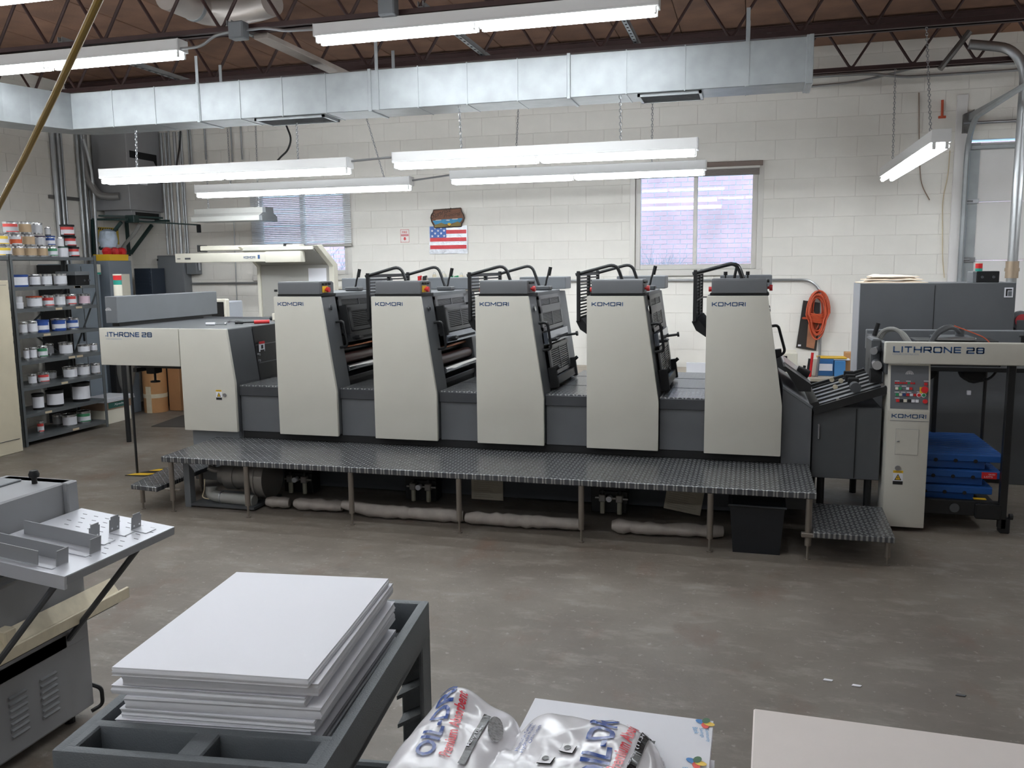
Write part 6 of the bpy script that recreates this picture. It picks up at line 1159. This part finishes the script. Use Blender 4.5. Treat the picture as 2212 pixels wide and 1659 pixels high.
# utility cart
RZ = math.radians(7.0); CC = Vector((-1.157, 1.851, 0))
ct = thing('utility_cart', 'grey moulded plastic cart holding the big paper stack', 'cart', tuple(CC), None, RZ); MC = ORG[ct.name]
def cbx(g, *a, **k): return g.box(*a, **k)
def co_(g, nm, m_=m_cart, par=ct, **k): g.bm.transform(MC); return g.out(nm, m_, par, **k)
hw, hl2, zr, zf = .30, .449, .75, .665
co_(G().box(-hw, hw, -.33, hl2, zf-.03, zf, .006), 'tray_floor')
co_(G().box(hw-.03, hw, -hl2, hl2, zf-.03, zr, .009, 2), 'side_wall'); co_(G().box(-hw, -hw+.03, -hl2, hl2, zf-.03, zr, .009, 2), 'side_wall'); co_(G().box(-hw+.02, hw-.02, hl2-.03, hl2, zf-.03, zr, .009, 2), 'end_wall')
co_(G().box(-hw+.02, hw-.02, -.345, -.318, zf-.03, zr, .008, 2).box(-hw+.02, hw-.02, -hl2, -.424, zf-.03, zr, .008, 2).box(-.028, .028, -.43, -.33, zf, zr-.001, .004).box(-hw+.02, -hw+.045, -.43, -.33, zf, zr-.001, .004).box(hw-.045, hw-.02, -.43, -.33, zf, zr-.001, .004).box(-hw+.02, hw-.02, -.43, -.33, zf-.03, zr-.055), 'pocket_tray')
co_(G().box(-hw-.006, hw+.006, -hl2-.006, hl2+.006, zr-.062, zr-.048, .004), 'rim_bead') if False else None
for sx in (-1, 1):
    for sy_ in (-1, 1):
        x0, x1 = sorted((sx*(hw-.012), sx*hw)); y0, y1 = sorted((sy_*(hl2-.10), sy_*(hl2-.004)))
        lg = co_(G().box(x0, x1, y0, y1, .12, zf-.02, .004).box(min(sx*(hw-.09), sx*hw), max(sx*(hw-.09), sx*hw), min(sy_*(hl2-.02), sy_*(hl2-.004)), max(sy_*(hl2-.02), sy_*(hl2-.004)), .12, zf-.02, .004), 'leg')
        for k in range(5):
            z = .20+k*.09; co_(G().prism([(sx*(hw-.085), z), (sx*(hw-.012), z+.04), (sx*(hw-.012), z+.052), (sx*(hw-.085), z+.012)], 'y', min(sy_*(hl2-.09), sy_*(hl2-.02)), max(sy_*(hl2-.09), sy_*(hl2-.02))), 'leg_rib', m_cart, lg)
co_(G().box(-hw, hw, -hl2+.02, hl2, .11, .14, .006).box(-hw, hw, hl2-.03, hl2, .13, .22, .008).box(-hw, -hw+.03, -hl2, hl2, .13, .22, .008).box(hw-.03, hw, -hl2, hl2, .13, .22, .008), 'lower_tray')
for sx in (-1, 1):
    for sy_ in (-1, 1): co_(G().cyl((sx*.24-.012, sy_*.38, .055), (sx*.24+.012, sy_*.38, .055), .055, 18).box(sx*.24-.02, sx*.24+.02, sy_*.38-.02, sy_*.38+.02, .06, .11), 'caster', m_black)
# paper stack, ream upon ream
cs = [PZ(*p, .872) for p in ((250, 1437), (664, 1466), (838, 1250), (508, 1232))]; pc_ = sum(cs, Vector())/4; SWd = ((cs[1]-cs[0]).length+(cs[2]-cs[3]).length)/2; SLn = ((cs[2]-cs[1]).length+(cs[3]-cs[0]).length)/2; ed = cs[2]-cs[1]; pr = math.atan2(-ed.x, ed.y)
TH = [.030, .026, .024, .022, .030, .022, .030, .0205]; z = zf+.0005; rnd = random.Random(21)
def ream(z0, th, dx, dy, dr, curl, k, n):
    R_ = Matrix.Rotation(pr+dr, 4, 'Z'); at = (pc_.x, pc_.y, z0); off_ = R_ @ Vector((dx, dy, 0)); at = (pc_.x+off_.x, pc_.y+off_.y, z0); nx, ny, nz = 13, 15, 6; w, l = SWd/2, SLn/2; idx = {}; vs = []; fs = []; f2 = []
    fr = [rnd.uniform(-.0025, .0025) for _ in range(nz+1)]; fr2 = [rnd.uniform(-.0025, .0025) for _ in range(nz+1)]
    def V(i, j, kk):
        key = (i, j, kk)
        if key not in idx:
            u, v = i/(nx-1)*2-1, j/(ny-1)*2-1; t = kk/nz
            c = curl*(max(0, u-.55)**2*1.2*max(0, .9-abs(v+.1))+max(0, -v-.7)**2*1.1*abs(u))*(.4+.6*t)
            idx[key] = len(vs); vs.append((u*w+(fr[kk] if abs(u) == 1 else 0), v*l+(fr2[kk] if abs(v) == 1 else 0), th*t-c))
        return idx[key]
    for i in range(nx-1):
        for j in range(ny-1): fs.append((V(i, j, nz), V(i+1, j, nz), V(i+1, j+1, nz), V(i, j+1, nz))); fs.append((V(i, j+1, 0), V(i+1, j+1, 0), V(i+1, j, 0), V(i, j, 0)))
    for kk in range(nz):
        for i in range(nx-1): f2 += [(V(i, 0, kk), V(i+1, 0, kk), V(i+1, 0, kk+1), V(i, 0, kk+1)), (V(i+1, ny-1, kk), V(i, ny-1, kk), V(i, ny-1, kk+1), V(i+1, ny-1, kk+1))]
        for j in range(ny-1): f2 += [(V(nx-1, j, kk), V(nx-1, j+1, kk), V(nx-1, j+1, kk+1), V(nx-1, j, kk+1)), (V(0, j+1, kk), V(0, j, kk), V(0, j, kk+1), V(0, j+1, kk+1))]
    me = bpy.data.meshes.new('paper_ream'); me.from_pydata(vs, [], fs+f2); me.materials.append(m_white); me.materials.append(m_paper2)
    for q_, p in enumerate(me.polygons):
        p.material_index = 0 if q_ < len(fs) else 1; p.use_smooth = True
    me.set_sharp_from_angle(angle=math.radians(30))
    o = bpy.data.objects.new('paper_ream', me); C.objects.link(o); o.location = at; o.rotation_euler.z = pr+dr
    lb = 'top ream of the white paper stack on the cart' if k == n-1 else ('bottom ream of the white paper stack on the cart' if k == 0 else '%s ream from the bottom of the paper stack on the cart' % ORDN[k])
    tag(o, lb, 'paper', 'white reams stacked on the cart')
OFF = [(.006, -.016, .012), (.014, -.004, -.010), (-.004, .002, .010), (.010, .006, -.008), (.016, .010, .016), (-.012, .012, -.006), (.008, .018, .014), (0, 0, 0)]
for k, th in enumerate(TH):
    ream(z, th-.0012, OFF[k][0], OFF[k][1], OFF[k][2], .0 if k < 7 else .012, k, len(TH)); z += th
# ------------------------------------------------------------------ printed sheets, bag, carton
ZP = .79
ws = thing('side_table', 'small dark work table under the printed sheets and the absorbent bag', 'table', (-.32, 1.5, 0)); G().box(-.66, -.10, 1.0, 1.66, .50, .53, .005).out('top', m_dkgrey, ws)
for x in (-.63, -.12):
    for y in (1.02, 1.64): G().cyl((x, y, 0), (x, y, .50), .016, 10).out('leg', m_dkgrey, ws)
pf_ = [PZ(*p, ZP) for p in ((1155, 1507), (1541, 1557))]; dx_ = (pf_[1]-pf_[0]); aa = math.atan2(dx_.y, dx_.x); Wd = dx_.length; MP = Matrix.Translation(pf_[0]) @ Matrix.Rotation(aa, 4, 'Z')
zz0 = .531-ZP; n = 9; hgt = (ZP-.531)/n; m_card = mat('card_white', (226, 226, 232), .6)
for k in range(n):
    g = G().box(rnd.uniform(-.004, .004), Wd+(0 if k == n-1 else rnd.uniform(-.004, .012)), -.50, 0 if k == n-1 else rnd.uniform(-.006, .0), zz0+k*hgt, zz0+(k+1)*hgt-.0008); g.bm.transform(MP)
    o = g.out('printed_sheets', m_card, None, ['top', 'second', 'third', 'fourth', 'fifth', 'sixth', 'seventh', 'eighth', 'lowest'][n-1-k]+' bundle of printed sheets under the absorbent bag', 'papers', 'bundles of printed sheets', at=(pf_[0].x+.2, pf_[0].y-.2, ZP+zz0+k*hgt), smooth=False)
def petal(par, o, s):
    for k, (col, a) in enumerate((((36, 120, 190), 2.6), ((226, 74, 58), -1.4), ((236, 196, 64), -.2), ((52, 100, 60), 1.3))):
        c = Vector(o)+Vector((math.cos(a)*s*.6, math.sin(a)*s*.6, .0004*k)); P = [c+Vector((math.cos(a)*math.cos(t)*s*.75-math.sin(a)*math.sin(t)*s*.5, math.sin(a)*math.cos(t)*s*.75+math.cos(a)*math.sin(t)*s*.5, 0)) for t in [j*math.pi/6 for j in range(12)]]
        G().raw(P, [tuple(range(12))]).out('logo_petal', mat('petal_%d' % k, col, .5), par, smooth=False, norm=False)
def letterhead(u, v):
    q = PZ(u, v, ZP); petal(o, (q.x, q.y, ZP+.0008), .016)
    for i, wd2 in enumerate(('Community', 'Savings', 'Bank')): G().text(wd2, (q.x-.012+.012*(2-i)-.012, q.y-.022, ZP+.0008), (.006, -[.05, .036, .024][i], 0), (.010, .0015, 0)).out('letterhead_word', mat('sky_blue_print', (86, 160, 206), .5), o, smooth=False, norm=False)
letterhead(1522, 1563); letterhead(1503, 1648)
# absorbent bag: one crumpled skin over its filling
def lobe(x, y, cx, cy, a, b2, h): return h*max(0., 1-abs((x-cx)/a)**3.5-abs((y-cy)/b2)**3.5)**.5
def bag_s(x, y):
    s = max(lobe(x, y, -.283, 1.44, .152, .215+.02*math.sin(9*x), .074), lobe(x, y, -.525, 1.40, .115, .235, .078))
    s += .040*math.exp(-((x+.555)/.05)**2-((y-1.575)/.06)**2)*(1 if s > .01 else s/.01)
    s = max(s, lobe(x, y, -.43, 1.33, .12, .17, .062))
    return s
def bagz(x, y):
    s = bag_s(x, y)
    wr = -.006*abs(math.sin(17*x+9*y+1.3*math.sin(11*y)))-.005*abs(math.sin(23*y-15*x+1.5*math.sin(13*x)))+.0015*math.sin(80*x+55*y)+.004
    return ZP+.003+max(s, 0.)+wr*min(1, s/.04)
nx, ny = 120, 100; BX0, BX1, BY0, BY1 = -.65, -.125, 1.15, 1.67; vs, fs, keep = [], [], []
for j in range(ny):
    for i in range(nx):
        x, y = BX0+(BX1-BX0)*i/(nx-1), BY0+(BY1-BY0)*j/(ny-1); vs.append((x, y, bagz(x, y))); keep.append(bag_s(x, y) > 0)
k0 = len(vs); vs += [(a, b, ZP+.0012) for a, b, c in vs]
for j in range(ny-1):
    for i in range(nx-1):
        a = j*nx+i
        if keep[a] or keep[a+1] or keep[a+nx] or keep[a+nx+1]: fs += [(a, a+1, a+nx+1, a+nx), (k0+a+nx, k0+a+nx+1, k0+a+1, k0+a)]
m_bag = mat('bag_film', (224, 222, 226), .18, 0, .02, 10, .10, 22, .6)
bg = thing('absorbent_bag', 'crumpled white plastic bag of absorbent granules in the foreground', 'bag', (-.43, 1.47, ZP)); G().raw(vs, fs).out('skin', m_bag, bg)
G().box(-.63, -.47, 1.0, 1.40, .532, ZP, .004).out('small_carton', m_kraft, None, 'small kraft carton propping up the left end of the absorbent bag', 'carton', at=(-.55, 1.2, .532))
def drape(g, key, p0, p1, hgt_, m_, name, lift=.003):
    """lay print on the bag skin: text runs from p0 to p1, tops of the letters to the left"""
    vs_, f_ = TXT[key] if isinstance(key, str) else key; p0 = Vector(p0[:2]); p1 = Vector(p1[:2]); d = p1-p0; nrm = Vector((-d.y, d.x)).normalized()*hgt_
    b = bmesh.new(); v = [b.verts.new((*(p0+d*x+nrm*y), 0)) for x, y in vs_]
    for f in f_:
        try: b.faces.new([v[i] for i in f])
        except ValueError: pass
    for _ in range(4):
        e = [e for e in b.edges if e.calc_length() > .012]
        if not e: break
        bmesh.ops.subdivide_edges(b, edges=e, cuts=1)
    bmesh.ops.triangulate(b, faces=b.faces)
    for w_ in b.verts: w_.co.z = bagz(w_.co.x, w_.co.y)+lift
    q = G(); q._add(b); return q.out(name, m_, bg, smooth=False, norm=False)
def bp(u, v, z=.865): p = PZ(u, v, z); return (p.x, p.y)
SQ = ([(0, 0), (.25, 0), (.5, 0), (.75, 0), (1, 0), (1, 1), (.75, 1), (.5, 1), (.25, 1), (0, 1)], [tuple(range(10))])
m_bagred = mat('bag_red', (214, 62, 76), .25); m_bagblue = mat('bag_blue', (28, 70, 150), .2); m_bagblack = mat('bag_black', (34, 32, 34), .2)
drape(None, 'Premium Absorbent', bp(1338, 1672), bp(1392, 1530), .026, m_bagred, 'red_word'); drape(None, 'OIL-DRI', bp(1308, 1700), bp(1340, 1532), .055, m_bagblue, 'blue_word')
drape(None, SQ, bp(1346, 1680), bp(1402, 1530), -.014, m_bagblack, 'black_strip', .0036); drape(None, '25 lbs. (11.34 kg)', bp(1352, 1662), bp(1386, 1565), .0085, m_white, 'strip_words', .0055) if False else drape(None, '25 lbs. (11.34 kg)', (bp(1346, 1655)[0]+.011, bp(1346, 1655)[1]), (bp(1392, 1555)[0]+.011, bp(1392, 1555)[1]), .007, m_white, 'strip_words', .0055)
drape(None, 'Premium Absorbent', bp(972, 1655, .85), bp(1012, 1508, .88), .022, m_bagred, 'red_word'); drape(None, 'OIL-DRI', bp(935, 1655, .85), bp(990, 1500, .88), .038, m_bagblue, 'blue_word')
drape(None, SQ, bp(988, 1668, .85), bp(1046, 1530, .88), -.014, m_bagblack, 'black_strip', .0045); a = bp(1003, 1632, .85); b = bp(1036, 1555, .88); drape(None, 'Many Uses', (a[0]+.011, a[1]), (b[0]+.011, b[1]), .008, m_white, 'strip_words', .0055)
drape(None, 'Absorbs Oil, Grease,', bp(1120, 1612), bp(1152, 1545), .010, m_bagblue, 'small_words'); drape(None, 'Hydraulic Fluids,', bp(1132, 1620), bp(1160, 1555), .010, m_bagblue, 'small_words'); drape(None, 'Other Liquids', bp(1150, 1606), bp(1172, 1560), .009, m_bagblue, 'small_words')
dm = ([(.5+.5*math.cos(t)*(1 if math.cos(t) > 0 else 1), .5+.5*math.sin(t)) for t in [j*math.pi/8 for j in range(16)]], [tuple(range(16))])
drape(None, dm, bp(1085, 1625, .84), bp(1090, 1545, .86), .030, mat('granule_print', (128, 126, 126), .3, 0, .6, 160), 'granule_picture')
for u, v in ((1158, 1645), (1206, 1620)):
    a = bp(u, v); drape(None, SQ, a, (a[0]+.004, a[1]+.026), -.028, m_bagblack, 'box_print'); drape(None, SQ, (a[0]+.0012, a[1]+.0012), (a[0]+.005, a[1]+.0248), -.0256, m_bag, 'box_print', .0045); drape(None, dm, (a[0]+.007, a[1]+.006), (a[0]+.009, a[1]+.020), -.013, m_bagblack, 'box_print', .006)
# white cartons at the lower right
cq = PZ(1632, 1532, .80); cr = PZ(2212, 1609, .80); ca = math.atan2(cr.y-cq.y, cr.x-cq.x); MB_ = Matrix.Translation((cq.x, cq.y, 0)) @ Matrix.Rotation(ca, 4, 'Z')
m_box = mat('white_carton', (226, 217, 212), .7, 0, .02, 9)
def wbox(z0, z1, dx, label, seam=True):
    t = thing('white_carton', label, 'carton', tuple(MB_ @ Vector((.4, -.25, z0))), 'white cartons stacked at the lower right', ca)
    def o(g, nm, m_, **k): g.bm.transform(MB_); return g.out(nm, m_, t, **k)
    o(G().box(dx, .86+dx, -.52, 0, z0, z1-.004, .003), 'box', m_box); o(G().box(dx-.004, .864+dx, -.524, .004, z1-.06, z1, .003), 'lid', m_box)
    if seam: o(G().box(dx+.04, dx+.80, -.262, -.258, z1, z1+.0004), 'lid_seam', mat('carton_seam', (206, 196, 190), .7), smooth=False)
wbox(.0, .26, -.012, 'lowest white carton of the pile at the lower right', False); wbox(.2605, .53, .01, 'middle white carton of the pile at the lower right', False); wbox(.5305, .80, 0, 'top white carton at the lower right corner', True)
# small litter on the floor
for i, (u, v) in enumerate(((1788, 1470), (1850, 1482), (2075, 1503))):
    q = PZ(u, v, 0); G().prism([(q.x-.02, q.y-.006), (q.x+.015, q.y-.008), (q.x+.022, q.y+.004), (q.x-.012, q.y+.009)], 'z', .0005, .004).out('paper_scrap', [m_white, m_white, m_dkgrey][i], None, ['tiny white paper scrap on the bare floor, left of two', 'tiny white paper scrap on the bare floor, right of two', 'dark scrap on the floor above the white carton'][i], 'scrap', 'scraps on the floor', at=(q.x, q.y, .0005), smooth=False)
